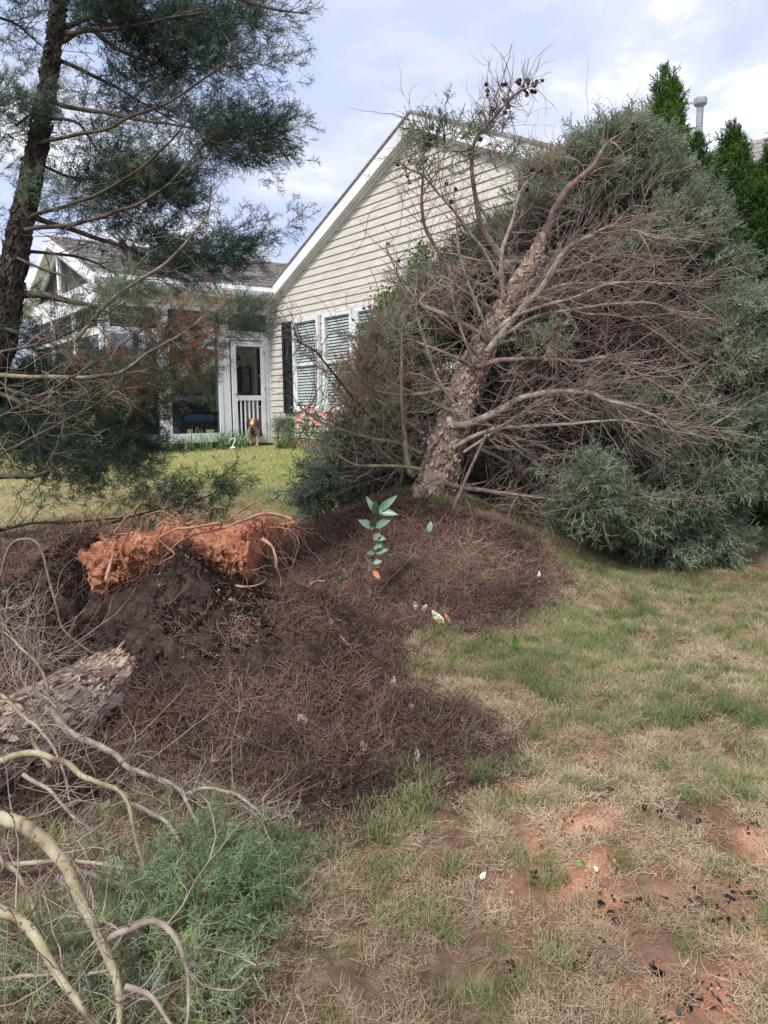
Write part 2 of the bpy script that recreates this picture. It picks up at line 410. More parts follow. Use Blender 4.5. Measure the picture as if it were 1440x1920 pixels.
xs = axis(-4.2, 4.6, .035, 320, 26); ys = axis(.4, 9.4, .035, 600, 40); ys = ys[ys > -60]
X, Y = np.meshgrid(xs, ys)
Z = gz(X, Y)
nx, ny = len(xs), len(ys); ii = np.arange(ny-1)[:, None]*nx+np.arange(nx-1)[None, :]
GF = np.stack([ii, ii+1, ii+1+nx, ii+nx], -1).reshape(-1, 4)
GV = np.stack([X, Y, Z], -1).reshape(-1, 3)
def litter_mask(x, y, z, jit=0):
    px, py = proj(np.stack([x, y, z], -1))
    j = 34*fbm2(x, y, 3.1, 4)
    if jit: j = j+jit*np.random.default_rng(3).normal(0, 1, len(x))*np.clip(4.5/y, .4, 1.6)
    m_ = in_poly(px+j, py+j*.5, LIT) & (y > .5) & (y < 9)
    return m_.astype(float)
def clay_mask(x, y):
    n = fbm2(x, y, 1.3, 4, z=9.)
    c = .75*sst(.26, .62, n+.35*fbm2(x, y, 6, 3, z=1.)+.30*sst(.2, 1.2, x)*(1-sst(2.6, 3.6, y))-.25*sst(3.2, 4.4, y))
    c = c+.24*sst(-.3, .7, x)*(1-sst(2.3, 3.3, y))*sst(-.5, .35, fbm2(x, y, 5, 4, z=7.))
    px, py = proj(np.stack([x, y, gz(x, y)], -1))
    for cx, cy, rr in ((1230,1620,36),(1130,1690,55),(1060,1740,34),(1400,1780,70),(1180,1860,50),(1240,1915,45),(1010,1500,22),(1290,1625,40),(1420,1790,50)):
        d = np.hypot(px-cx, (py-cy)*1.3)/rr
        c = np.maximum(c, .85*(1-sst(.3, 1.3, d+.5*n+.5*fbm2(x, y, 7, 3, z=2.))))
    return c*(y < 8)*(x > -1.2)
gm, t, b, o_ = new_mat('ground_soil'); b.inputs['Roughness'].default_value = .95; b.inputs['Specular IOR Level'].default_value = .1
def attr(t, n): a = N(t, 'ShaderNodeAttribute'); a.attribute_name = n; return a.outputs['Fac']
def mixc(t, f, a, c):
    n = N(t, 'ShaderNodeMix', data_type='RGBA')
    if isinstance(f, float): n.inputs[0].default_value = f
    else: t.links.new(f, n.inputs[0])
    t.links.new(a, n.inputs[6]); t.links.new(c, n.inputs[7]); return n.outputs[2]
soilc = ramp(t, noise(t, 9, 8, .7), [(.3, (.06, .038, .027)), (.5, (.15, .098, .065)), (.7, (.28, .195, .125))])
litc = ramp(t, noise(t, 22, 8, .75), [(.3, (.022, .014, .013)), (.5, (.07, .045, .038)), (.7, (.15, .10, .08))])
clayc = ramp(t, noise(t, 7, 8, .65), [(.3, (.17, .075, .045)), (.5, (.40, .18, .11)), (.72, (.60, .36, .26))])
farc = ramp(t, noise(t, 1.6, 8, .65), [(.3, (.14, .17, .05)), (.5, (.26, .26, .10)), (.72, (.38, .33, .16))])
c1 = mixc(t, attr(t, 'far'), soilc, farc); c2 = mixc(t, attr(t, 'clay'), c1, clayc); c3 = mixc(t, attr(t, 'litter'), c2, litc)
t.links.new(c3, b.inputs['Base Color']); bump(t, b, noise(t, 40, 8, .7), .8, .015)
lawn = mesh_obj('lawn', GV, GF, gm, smooth=True); lawn['kind'] = 'structure'
for nm, arr in (('litter', litter_mask(GV[:, 0], GV[:, 1], GV[:, 2])), ('clay', clay_mask(GV[:, 0], GV[:, 1])), ('far', sst(6.5, 9.5, GV[:, 1]))):
    a = lawn.data.attributes.new(nm, 'FLOAT', 'POINT'); a.data.foreach_set('value', np.asarray(arr, np.float32))

# ------------------------------------------------------------------ house frame: e1 runs along the gable wall towards the camera, e2 out to the left
O = np.array([-2.317, 16.2, .855]); E1 = np.array([.6, -.8, 0]); E2 = np.array([-.8, -.6, 0]); EZ = np.array([0, 0, 1.])
def H(p): return O+E1*p[0]+E2*p[1]+EZ*p[2]
def hbox(mb, a, b): return mb.box(a, b, H)
def part(name, mt, parent, boxes, kind=None, smooth=False):
    mb = MB()
    for a, b in boxes: hbox(mb, a, b)
    return mb.build(name, mt, parent, smooth, kind)
house = thing('house', tuple(O), 'large beige vinyl sided house with a tall steep gable wall and white rake trim', 'house')
EAVE, HALF, SL = 2.79, 4.82, .445
APEX = EAVE+HALF*SL+.0
def roofz(e1): return APEX - abs(e1-HALF)*SL
gw = MB(); PF = [(0, -.02, -.15), (2*HALF, -.02, -.15), (2*HALF, -.02, EAVE), (HALF, -.02, APEX), (0, -.02, EAVE)]
wall = MB().prism([H(p) for p in PF], E2*-.15).build('gable_wall', M['siding'], house)
EXP = .127
WIN = [(1.02, 1.97), (2.12, 3.07), (3.19, 4.14)]; WZ0, WZ1 = .64, 2.42
def course(z0, a, b_, e2, mt, par, zt=None, slope=None):
    z1 = z0+EXP
    P = [(a, e2+.013, z0+.002), (b_, e2+.013, z0+.002), (b_, e2-.004, z1), (a, e2-.004, z1)]
    if slope:
        a1, b1 = slope; P[2] = (b1, e2-.004, z1); P[3] = (a1, e2-.004, z1)
    Q = [(p[0], e2-.02, p[2]) for p in P]
    V = np.array([H(p) for p in P+Q]); Fc = [(0,1,2,3),(7,6,5,4),(0,4,5,1),(1,5,6,2),(2,6,7,3),(3,7,4,0)]
    return MB().add(V, Fc).build('siding_board', mt, par)
k = 0; z = .12
while z+EXP < APEX-.02:
    def span(zq): return (0.0, 2*HALF) if zq <= EAVE else ((zq-EAVE)/SL, 2*HALF-(zq-EAVE)/SL)
    a, b_ = span(z); a1, b1 = span(z+EXP)
    if b1-a1 > .05: course(z, a, b_, 0, M['siding'], wall, slope=(a1, b1))
    z += EXP
part('foundation', M['brick'], house, [((0, -.1, -.4), (2*HALF, .0, .118))])
# wall behind the screened porch
wall2 = part('porch_back_wall', M['siding'], house, [((-2.3, -.15, -.15), (-.005, -.02, 3.0)), ((-2.3, -4.0, -.15), (-2.17, -.151, 3.0))])
z = .25
while z < 2.75:
    course(z, -2.3, -.005, 0, M['siding'], wall2); z += EXP
part('house_body', M['siding'], house, [((-.0, -11, -.3), (.15, -.18, EAVE)), ((2*HALF-.15, -11, -.3), (2*HALF, -.18, EAVE))])
# main roof: two shingled slopes, built in courses
def roof(name, parent, ridge_e1, ridge_z, slope, half, e2a, e2b, rows=.14, sides=(-1, 1), th=.03):
    for s in sides:
        mb = MB(); n = int(half/rows)+1
        for i in range(n):
            u0, u1 = half*i/n, half*(i+1)/n
            za, zb = ridge_z-u0*slope, ridge_z-u1*slope
            V = [H((ridge_e1+s*u0, e2a, za+.002)), H((ridge_e1+s*u1, e2a, zb+.020)), H((ridge_e1+s*u1, e2b, zb+.020)), H((ridge_e1+s*u0, e2b, za+.002)),
                 H((ridge_e1+s*u0, e2a, za-th)), H((ridge_e1+s*u1, e2a, zb-th)), H((ridge_e1+s*u1, e2b, zb-th)), H((ridge_e1+s*u0, e2b, za-th))]
            # break the butt line into tabs: shallow steps of differing drop
            mb.add(np.array(V), [(0,1,2,3),(7,6,5,4),(1,5,6,2),(0,4,5,1),(3,2,6,7)])
            L = e2b-e2a; x_ = e2a+.05; kk = 0
            while x_ < e2b-.25 and abs(L) < 8:
                w_ = .18+.14*random.random()
                q = .012
                A0 = ridge_e1+s*(u0+.01); A1 = ridge_e1+s*(u1+.004)
                V = [H((A0, x_, za+.004)), H((A1, x_, zb+.024+q)), H((A1, x_+w_, zb+.024+q)), H((A0, x_+w_, za+.004)), H((A1, x_, zb+.02)), H((A1, x_+w_, zb+.02))]
                if random.random() < .55: mb.add(np.array(V), [(0,1,2,3),(1,4,5,2),(0,4,1),(3,2,5)])
                x_ += w_+.01
        mb.build('roof_slope' if name == 'roof' else name, M['shingle'], parent)
roof('roof', house, HALF, APEX+.20, SL, HALF+.42, -11.2, .12, .28)
# rake boards: wide pale fascia, thin drip edge, narrow frieze under it
for s in (-1, 1):
    def rp_(u, off, dz): return H((HALF+s*u, off, APEX+.17-u*SL+dz))
    U = HALF+.40
    MB().prism([rp_(0, .14, .0), rp_(U, .14, .0), rp_(U, .14, -.22), rp_(0, .14, -.22)], -E2*.03).build('rake_board', M['white'], house)
    MB().prism([rp_(0, .165, .03), rp_(U+.02, .165, .03), rp_(U+.02, .165, .002), rp_(0, .165, .002)], -E2*.05).build('drip_edge', M['shutter'] if 0 else M['shingle'], house)
    MB().prism([rp_(0, .108, -.19), rp_(U, .108, -.19), rp_(U, .108, -.22), rp_(0, .108, -.22)], -E2*.12).build('soffit', M['white'], house)
    MB().prism([rp_(0, .03, -.222), rp_(HALF-.05, .03, -.222), rp_(HALF-.05, .03, -.27), rp_(0, .03, -.27)], -E2*.03).build('frieze_board', M['white'], house)
# windows
M['glass'] = None
gmn, t, b, o_ = new_mat('window_glass'); b.inputs['Base Color'].default_value = (.9, 1, .97, 1); b.inputs['Roughness'].default_value = .03
b.inputs['Transmission Weight'].default_value = 0
tr = N(t, 'ShaderNodeBsdfTransparent'); tr.inputs[0].default_value = (.95, .97, .97, 1); gl = N(t, 'ShaderNodeBsdfGlossy'); gl.inputs['Roughness'].default_value = .04
lw = N(t, 'ShaderNodeLayerWeight'); lw.inputs[0].default_value = .5; ms = N(t, 'ShaderNodeMixShader')
fac = mth(t, 'ADD', mth(t, 'MULTIPLY', mth(t, 'POWER', lw.outputs['Facing'], 4.0), .6), .035, True)
t.links.new(fac, ms.inputs[0]); t.links.new(tr.outputs[0], ms.inputs[1]); t.links.new(gl.outputs[0], ms.inputs[2]); t.links.new(ms.outputs[0], o_.inputs[0])
M['glass'] = gmn
for wi, (a, b_) in enumerate(WIN):
    fw = .075
    mid = (WZ0+WZ1)/2+.02
    w_ = part('window', M['white'], house, [((a, .017, WZ1-fw), (b_, .075, WZ1)), ((a, .017, WZ0), (b_, .085, WZ0+fw)),
        ((a, .017, WZ0+fw), (a+fw, .075, WZ1-fw)), ((b_-fw, .017, WZ0+fw), (b_, .075, WZ1-fw)),
        ((a+fw, .045, mid-.03), (b_-fw, .070, mid+.03)),
        ((a+fw, .03, WZ0+fw), (a+fw+.04, .055, mid-.03)), ((b_-fw-.04, .03, WZ0+fw), (b_-fw, .055, mid-.03)), ((a+fw+.04, .03, WZ0+fw), (b_-fw-.04, .055, WZ0+fw+.04))])
    part('pane', M['glass'], w_, [((a+fw, .055, mid+.03), (b_-fw, .058, WZ1-fw))])
    part('pane', M['glass'], w_, [((a+fw+.04, .043, WZ0+fw+.04), (b_-fw-.04, .046, mid-.03))])
    mb = MB(); zq = WZ0+fw+.01
    part('dark_room_sheet', M['dark'], w_, [((a+fw, .0175, WZ0+fw), (b_-fw, .0195, WZ1-fw))])  # flat dark sheet painted as the unlit room behind the blinds
    while zq < WZ1-fw-.02:
        V = [H((a+fw+.012, .038, zq)), H((b_-fw-.012, .038, zq)), H((b_-fw-.012, .024, zq+.036)), H((a+fw+.012, .024, zq+.036))]
        mb.add(np.array(V), [(0, 1, 2, 3)]); zq += .055
    mb.build('blind', M['blind'], w_, kind='stuff')
part('window_mullion', M['white'], house, [((3.071, .018, WZ0), (3.189, .05, WZ1))])
sh = part('shutter', M['shutter'], house, [((.57, .018, WZ0-.02), (.65, .05, WZ1-.03)), ((.92, .018, WZ0-.02), (1.0, .05, WZ1-.03)), ((.65, .018, WZ1-.12), (.92, .05, WZ1-.03)),
    ((.65, .018, WZ0-.02), (.92, .05, WZ0+.08)), ((.65, .018, 1.44), (.92, .05, 1.54)), ((.65, .018, WZ0+.08), (.92, .03, WZ1-.12))])
for z0, z1 in ((WZ0+.14, 1.38), (1.60, WZ1-.18)): part('shutter_panel', M['shutter'], sh, [((.69, .030, z0), (.88, .043, z1))])

# ------------------------------------------------------------------ screened porch
porch = thing('screened_porch', tuple(H((-2.5, 1.7, 0))), 'white framed screened porch with small front gable and screen door on the beige house', 'porch')
PW, PD = 5.0, 3.45
M['screen'] = None
sm, t, b, o_ = new_mat('insect_screen'); b.inputs['Base Color'].default_value = (.02, .02, .022, 1); b.inputs['Roughness'].default_value = .9
b.inputs['Specular IOR Level'].default_value = .1
tr = N(t, 'ShaderNodeBsdfTransparent'); ms = N(t, 'ShaderNodeMixShader'); ms.inputs[0].default_value = .3
t.links.new(tr.outputs[0], ms.inputs[1]); t.links.new(b.outputs[0], ms.inputs[2]); t.links.new(ms.outputs[0], o_.inputs[0]); M['screen'] = sm
def ppart(name, boxes, mt='white', parent=None): return part(name, M[mt], parent or porch, boxes)
# posts of the side facing the camera (e1 = 0) and of the front and far sides
for a, b_ in ((.0, .075), (.93, 1.10), (2.17, 2.40), (3.27, 3.45)): ppart('post', [((-.1, a, .0), (.0, b_, 2.60))])
ppart('post_trim', [((-.08, 1.101, .22), (.012, 1.17, 2.2))])
for x0 in (-1.75, -3.35, -5.0): ppart('post', [((x0, 3.35, .0), (x0+.12, 3.45, 2.6))])
for x0 in (-2.45, -3.7): ppart('post', [((x0, .02, .0), (x0+.12, .12, 2.6))])
for y0 in (0.02, 1.0, 2.2): ppart('post', [((-5.0, y0, .0), (-4.9, y0+.14, 2.6))])
ppart('sill_board', [((-.08, 1.101, .06), (.008, 2.169, .24)), ((-.08, 2.401, .06), (.008, 3.269, .24)), ((-4.9, 3.36, .06), (-.1, 3.44, .24)), ((-4.98, .16, .06), (-4.92, 3.35, .24))])
ppart('transom_rail', [((-.09, .076, 2.09), (.006, .929, 2.26)), ((-.09, 1.172, 2.09), (.006, 2.169, 2.22)), ((-.09, 2.401, 2.09), (.006, 3.269, 2.22)), ((-4.9, 3.36, 2.09), (-.1, 3.44, 2.22)), ((-4.98, .16, 2.09), (-4.92, 3.35, 2.22))])
ppart('header_beam', [((-.11, .002, 2.601), (.014, 3.47, 2.66)), ((-5.0, 3.34, 2.601), (-.111, 3.47, 3.03)), ((-5.0, .01, 2.601), (-4.88, 3.339, 3.0))])
fz = ppart('frieze_wall', [((-.10, .004, 2.661), (-.02, 3.45, 3.0))], 'siding_cream')
for i in range(3):
    z0 = 2.661+i*.113
    V = [H((.010, .03, z0)), H((.010, 3.34, z0)), H((.0, 3.34, z0+.112)), H((.0, .03, z0+.112)), H((-.02, .03, z0)), H((-.02, 3.34, z0)), H((-.02, 3.34, z0+.112)), H((-.02, .03, z0+.112))]
    MB().add(np.array(V), [(0,3,2,1),(4,5,6,7),(0,1,5,4),(1,2,6,5),(2,3,7,6),(3,0,4,7)]).build('siding_board', M['siding_cream'], fz)
ppart('corner_trim', [((-.0, .0, 2.67), (.035, .05, 2.93))])
ppart('screen', [((-.045, 1.171, .24), (-.043, 2.17, 2.09))], 'screen'); ppart('screen', [((-.045, 2.40, .24), (-.043, 3.27, 2.09))], 'screen')
ppart('screen', [((-.045, 1.10, 2.22), (-.043, 3.27, 2.60))], 'screen'); ppart('screen', [((-.045, .075, 2.26), (-.043, .93, 2.60))], 'screen')
ppart('screen', [((-4.9, 3.40, .24), (-.1, 3.402, 2.60))], 'screen'); ppart('screen', [((-4.952, .16, .24), (-4.95, 3.35, 2.60))], 'screen')
ppart('porch_floor', [((-4.98, .02, -.3), (-.11, 3.34, .08))], 'floor')
ppart('foundation', [((-5.0, .02, -.4), (.0, 3.46, .058))], 'brick') if 0 else None
# screen door
door = ppart('screen_door', [((.0, .17, .03), (.035, .25, 2.06)), ((.0, .80, .03), (.035, .90, 2.06)), ((.0, .25, 1.96), (.035, .80, 2.06)), ((.0, .25, .88), (.035, .80, .98)), ((.0, .25, .03), (.035, .80, .14))])
ppart('door_jamb', [((-.1, .076, .0), (.012, .165, 2.09)), ((-.1, .165, .0), (-.004, .93, .028))])
for i in range(5):
    y0 = .335+i*.093
    part('baluster', M['white'], door, [((.008, y0, .14), (.028, y0+.026, .88))])
for z0 in (1.80, 1.07, .36): part('hinge', M['metal'], door, [((.0352, .155, z0), (.045, .185, z0+.08))])
part('handle', M['metal'], door, [((.0352, .83, 1.0), (.07, .85, 1.03))])
part('door_screen', M['screen'], door, [((.013, .25, .98), (.015, .80, 1.96))])
# porch roof, gable front, gutter
RZ, RE, RS = 4.20, -2.5, .385
roof('porch_roof', porch, RE, RZ, RS, 2.92, -3.6, 3.62, .145)
MB().prism([H((RE, 3.3, RZ-.06)), H((.35, 3.3, RZ-.06-2.85*RS)), H((-5.35, 3.3, RZ-.06-2.85*RS))], -E2*3.25).build('ceiling', M['ceil'], porch)
for s in (-1, 1):
    def q_(u, e2, dz): return H((RE+s*u, e2, RZ-.02-u*RS+dz))
    MB().prism([q_(0, 3.63, 0), q_(2.9, 3.63, 0), q_(2.9, 3.63, -.2), q_(0, 3.63, -.2)], -E2*.03).build('rake_board', M['white'], porch)
    MB().prism([q_(0, 3.60, -.17), q_(2.9, 3.60, -.17), q_(2.9, 3.60, -.2), q_(0, 3.60, -.2)], -E2*.2).build('soffit', M['white'], porch)
    MB().prism([q_(.0, 3.46, -.2), q_(2.5, 3.46, -.2), q_(2.5, 3.46, -.36), q_(.0, 3.46, -.36)], -E2*.08).build('gable_trim', M['white'], porch)
    # the two triangular screens either side of the king post
    MB().prism([q_(.06, 3.415, -.36), q_(2.2, 3.415, -.36), H((RE+s*2.2, 3.415, 3.03)), H((RE+s*.06, 3.415, 3.03))], -E2*.003).build('gable_screen', M['screen'], porch)
    MB().prism([q_(2.2, 3.455, -.36), q_(2.55, 3.455, -.36), H((RE+s*2.5, 3.455, 3.03)), H((RE+s*2.2, 3.455, 3.03))], -E2*.07).build('gable_corner', M['white'], porch)
ppart('king_post', [((RE-.07, 3.38, 3.031), (RE+.07, 3.462, RZ-.38))])
mb = MB()
prof = [(.32, 3.08), (.44, 3.08), (.46, 3.0), (.44, 2.94), (.40, 2.90), (.32, 2.90)]
mb.prism([H((a, -.06, z_)) for a, z_ in prof], E2*3.68); mb.build('gutter', M['white'], porch)
ppart('eave_soffit', [((-.02, .0, 2.86), (.32, 3.5, 2.885))])
ppart('eave_fascia', [((.28, -.02, 2.885), (.318, 3.5, 3.06))])
# things inside the porch
part_ = None
pic = thing('wall_picture', tuple(H((-1.1, .02, 1.2))), 'dark framed greenish picture on the siding behind the screen door', 'picture')
part('picture_frame', M['iron'], pic, [((-1.32, .018, 1.02), (-1.28, .05, 1.62)), ((-.90, .018, 1.02), (-.86, .05, 1.62)), ((-1.28, .018, 1.02), (-.90, .05, 1.06)), ((-1.28, .018, 1.58), (-.90, .05, 1.62))])
part('canvas', mat('picture_paint', [(.35, (.10, .2, .17)), (.6, (.22, .33, .3))], 5, .6, 0), pic, [((-1.28, .018, 1.06), (-.90, .036, 1.58))])
hrt = thing('heart_ornament', tuple(H((-1.02, .05, 1.72))), 'small cream heart hanging from a cord on the porch wall', 'ornament')
hm = mat('cream_wood', (.62, .55, .33), 8, .6, .1)
P_ = []
for tt in np.linspace(0, 2*np.pi, 22, endpoint=False):
    P_.append(H((-1.02+.0042*16*math.sin(tt)**3, .02, 1.70+.0045*(13*math.cos(tt)-5*math.cos(2*tt)-2*math.cos(3*tt)-math.cos(4*tt)))))
MB().prism(P_, E2*.02).build('heart', hm, hrt)
tubes_obj('cord', [([H((-1.02, .03, 1.74)), H((-1.02, .03, 1.86))], .003)], M['iron'], hrt)
part('hanger', hm, hrt, [((-1.04, .018, 1.84), (-1.0, .04, 1.92))])
ww = part('window', M['white'], house, [((-.62, .018, .72), (-.55, .05, 2.15)), ((-.08, .018, .72), (-.02, .05, 2.15)), ((-.55, .018, 2.09), (-.08, .05, 2.15)), ((-.55, .018, .72), (-.08, .05, .78)), ((-.55, .018, 1.38), (-.08, .045, 1.43))])
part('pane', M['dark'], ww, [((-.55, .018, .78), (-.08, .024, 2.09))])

# ------------------------------------------------------------------ neighbouring houses
nb = thing('neighbour_house', (11, 22, .9), 'shingled roof of a neighbouring house rising behind the evergreens at the right', 'house')
A = at(1322, 287, 20); Bq = at(1440, 257, 21.5); dR = (Bq-A)/np.linalg.norm(Bq-A)
A = A-dR*1.3; L_ = 12.; dn = np.array([.25, -1., 0]); dn /= np.linalg.norm(dn); sl = .8
mb = MB(); nrow = 34
for i in range(nrow):
    u, v = i*.16, (i+1)*.16
    V = [A+dn*u-EZ*u*sl, A+dn*v-EZ*(v*sl-.02), A+dn*v-EZ*(v*sl-.02)+dR*L_, A+dn*u-EZ*u*sl+dR*L_]
    V += [p-EZ*.05 for p in V]
    mb.add(np.array(V), [(0,1,2,3),(7,6,5,4),(1,5,6,2),(0,4,5,1),(3,2,6,7)])
mb.build('roof_slope', M['shingle'], nb)
MB().prism([A, A+dn*5.4-EZ*4.32, A+dn*5.4-EZ*(A[2]-.6), A-EZ*(A[2]-.6)], dR*.15).build('wall', M['siding'], nb)
MB().prism([A+dn*5.2-EZ*4.25, A+dn*5.2-EZ*4.25+dR*L_, A+dn*5.2-EZ*(A[2]-.6)+dR*L_, A+dn*5.2-EZ*(A[2]-.6)], dn*-.12).build('wall', M['siding'], nb)
MB().prism([A-EZ*.02, A-EZ*.02+dR*L_, A-dn*5.4-EZ*2.7+dR*L_, A-dn*5.4-EZ*2.7], -EZ*.05).build('roof_slope', M['shingle'], nb)
pt, pb = at(1313, 196, 18.9), at(1313, 360, 18.9)
fl = tubes_obj('flue_pipe', [(np.linspace([pt[0], pt[1], pb[2]-1.2], pt, 12), .078)], M['metal'], nb, 16)
cp = MB().tube([pt-EZ*.05, pt-EZ*.0, pt+EZ*.035, pt+EZ*.10, pt+EZ*.13, pt+EZ*.141], [.08, .145, .15, .15, .145, .01], 16).build('flue_cap', M['metal'], fl)
nb2 = thing('far_house', (-15, 41, .9), 'distant pale house with a grey roof seen through the porch screens', 'house')
lz = lambda px, py: at(px, py, 40)
mb = MB(); mb.prism([lz(150, 738), lz(150, 742)*1, lz(150, 800), lz(250, 800), lz(250, 742), lz(205, 655)], np.array([.3, 1, 0])*.3); mb.build('wall', M['white'], nb2)
ap, el, er_ = lz(205, 650), lz(143, 745), lz(253, 728)
ddv = np.array([9., 5, 0])
MB().prism([ap, er_, er_+ddv, ap+ddv], -EZ*.15).build('roof_slope', M['shingle'], nb2)
MB().prism([el, ap, ap+ddv*.6, el+ddv*.6], -EZ*.15).build('roof_slope', M['shingle'], nb2)
MB().prism([er_-EZ*.2, er_+ddv-EZ*.2, er_+ddv-EZ*3, er_-EZ*3], np.array([-.1, .3, 0])).build('wall', M['siding'], nb2)
nb3 = thing('brown_roofed_house', (-9, 44, .9), 'low brown roofed house showing through the porch beside the chair', 'house')
a_, b2_ = at(330, 672, 42), at(470, 668, 42)
MB().prism([a_, b2_, b2_+np.array([.6, -4, -2.2]), a_+np.array([-.6, -4, -2.2])], -EZ*.15).build('roof_slope', M['shingle'], nb3)
MB().prism([a_+np.array([0, -3.6, -2.3]), b2_+np.array([0, -3.6, -2.3]), b2_+np.array([0, -3.6, -4.4]), a_+np.array([0, -3.6, -4.4])], np.array([0, .2, 0])).build('wall', M['siding'], nb3)
# ------------------------------------------------------------------ tree helpers
def pxpath(pts, Y0, Y1, k=5):
    """photo trace -> curve in the scene, its depth running from Y0 to Y1"""
    n = len(pts); ts = np.linspace(0, 1, n)
    return spline([at(p[0], p[1], Y0+(Y1-Y0)*t) for p, t in zip(pts, ts)], k)
def taper(n, r0_, r1): return r0_*(1-np.linspace(0, 1, n))**.8+r1
def wig(P, a=.01, sc=6.):
    P = np.asarray(P); return P+a*np.stack([fbm(P+7, sc, 2), fbm(P+31, sc, 2), fbm(P+53, sc, 2)], -1)
def sprout(paths, n, lmin, lmax, rad, bias=(0, 0, .0), curl=.35, seed=0, sub=2, follow=.6, start=.15, up=.12):
    """random curving dead twigs springing from the given branch curves"""
    g = np.random.default_rng(seed); L = []; bias = np.array(bias)
    lens = np.array([np.linalg.norm(np.diff(p, axis=0), axis=1).sum() for p in paths]); pr = lens/lens.sum()
    def grow(p, d, l, r, depth):
        segs = 7; q = [p]; drift = g.normal(0, 1, 3)*curl*.35
        for _ in range(segs):
            d = d+g.normal(0, curl*.35, 3)+drift*.5+np.array([0, 0, up])*.5; d /= np.linalg.norm(d); q.append(q[-1]+d*l/segs)
        q = np.array(q); L.append((q, np.linspace(r, r*.35, segs+1)))
        if depth > 0:
            for _ in range(g.integers(1, sub+2)):
                k_ = g.integers(1, segs); dd = d+g.normal(0, .8, 3); dd /= np.linalg.norm(dd)
                grow(q[k_], dd, l*(.3+.4*g.random()), r*.65, depth-1)
    for _ in range(n):
        P = paths[g.choice(len(paths), p=pr)]; i = int((start+(1-start)*g.random())*(len(P)-2)); t_ = P[i+1]-P[i]; t_ /= np.linalg.norm(t_)+1e-9
        d = t_*follow+g.normal(0, .7, 3)+bias; d /= np.linalg.norm(d)
        grow(P[i], d, lmin+(lmax-lmin)*g.random()**1.5, rad*(.6+.7*g.random()), 1)
    return L
def clumps(specs, dens, axisf, sclr, tintf, sub=.33, seed=1, inset=0., jit=.85):
    """specs: (px, py, rx, ry, Y, depth_half, tint, density) -> spray points gathered into uneven sub clumps"""
    g = np.random.default_rng(seed); Ps, Zs, Ts = [], [], []
    for (cx, cy, rx, ry, Yc, dh, tn, dn_) in specs:
        c = at(cx, cy, Yc); vol0 = rx*ry*(Yc/F)**2*4; sx = max(rx-inset, rx*.35)*Yc/F; sz = max(ry-inset, ry*.35)*Yc/F
        vol = vol0
        ns = max(4, int(vol*26)); nsp = int(vol*dens*dn_)
        u = g.normal(0, 1, (ns, 3)); u /= np.linalg.norm(u, axis=1)[:, None]; u *= g.random((ns, 1))**.4
        C = c+u*np.array([sx, dh, sz])*.92
        w = g.random(ns)**1.3+.1; idx = g.choice(ns, nsp, p=w/w.sum())
        sr = .085+.06*g.random(ns)
        v = g.normal(0, 1, (nsp, 3))*np.array([1.1, .9, .62])*jit
        P = C[idx]+v*sr[idx][:, None]
        Zd = axisf(P, c)+.9*v+g.normal(0, .35, (nsp, 3))
        Ps.append(P); Zs.append(Zd); Ts.append(tn+tintf[0]*(g.random(ns)[idx]-.5)+tintf[1]*(g.random(nsp)-.5))
    P = np.vstack(Ps); Zd = np.vstack(Zs); T_ = np.concatenate(Ts)
    return P, rot_from(Zd), sclr[0]+(sclr[1]-sclr[0])*rng.random(len(P)), T_
def bark_body(name, P, r, sides, mt, parent, amp=.12, sc=9., k=2):
    """trunk skin with real relief"""
    P = spline(P, 10); r = np.interp(np.linspace(0, 1, len(P)), np.linspace(0, 1, len(r)), r)
    V, Fc = tube(P, r, sides); C_ = np.repeat(P, sides, 0); d = V-C_; rl = np.linalg.norm(d, axis=1)[:, None]
    tl = np.repeat(np.arange(len(P)), sides)
    n = fbm(V*np.array([1, 1, .6]), sc, 4, .6)[:, None]; n2 = np.abs(fbm(V*np.array([1, 1, .45])+5, sc*2.2, 3, .6))[:, None]
    V = V+d/rl*(rl*amp*(n-.6*n2))
    return mesh_obj(name, V, Fc, mt, parent, True), P, r
def flake_mesh(g, sx, sy, th=.004, n=9):
    a = np.sort(g.random(n)*2*np.pi); rr = .65+.5*g.random(n)
    x = np.cos(a)*rr*sx; y = np.sin(a)*rr*sy; zc = .10*sx*(1-(x/sx)**2)+g.normal(0, .0012, n)
    top = np.stack([x, y, zc+th], -1); bot = np.stack([x*.96, y*.96, zc-.006], -1)
    V = np.vstack([top, bot]); Fc = [tuple(range(n)), tuple(range(2*n-1, n-1, -1))]+[(i, i+n, (i+1) % n+n, (i+1) % n) for i in range(n)]
    return V, Fc
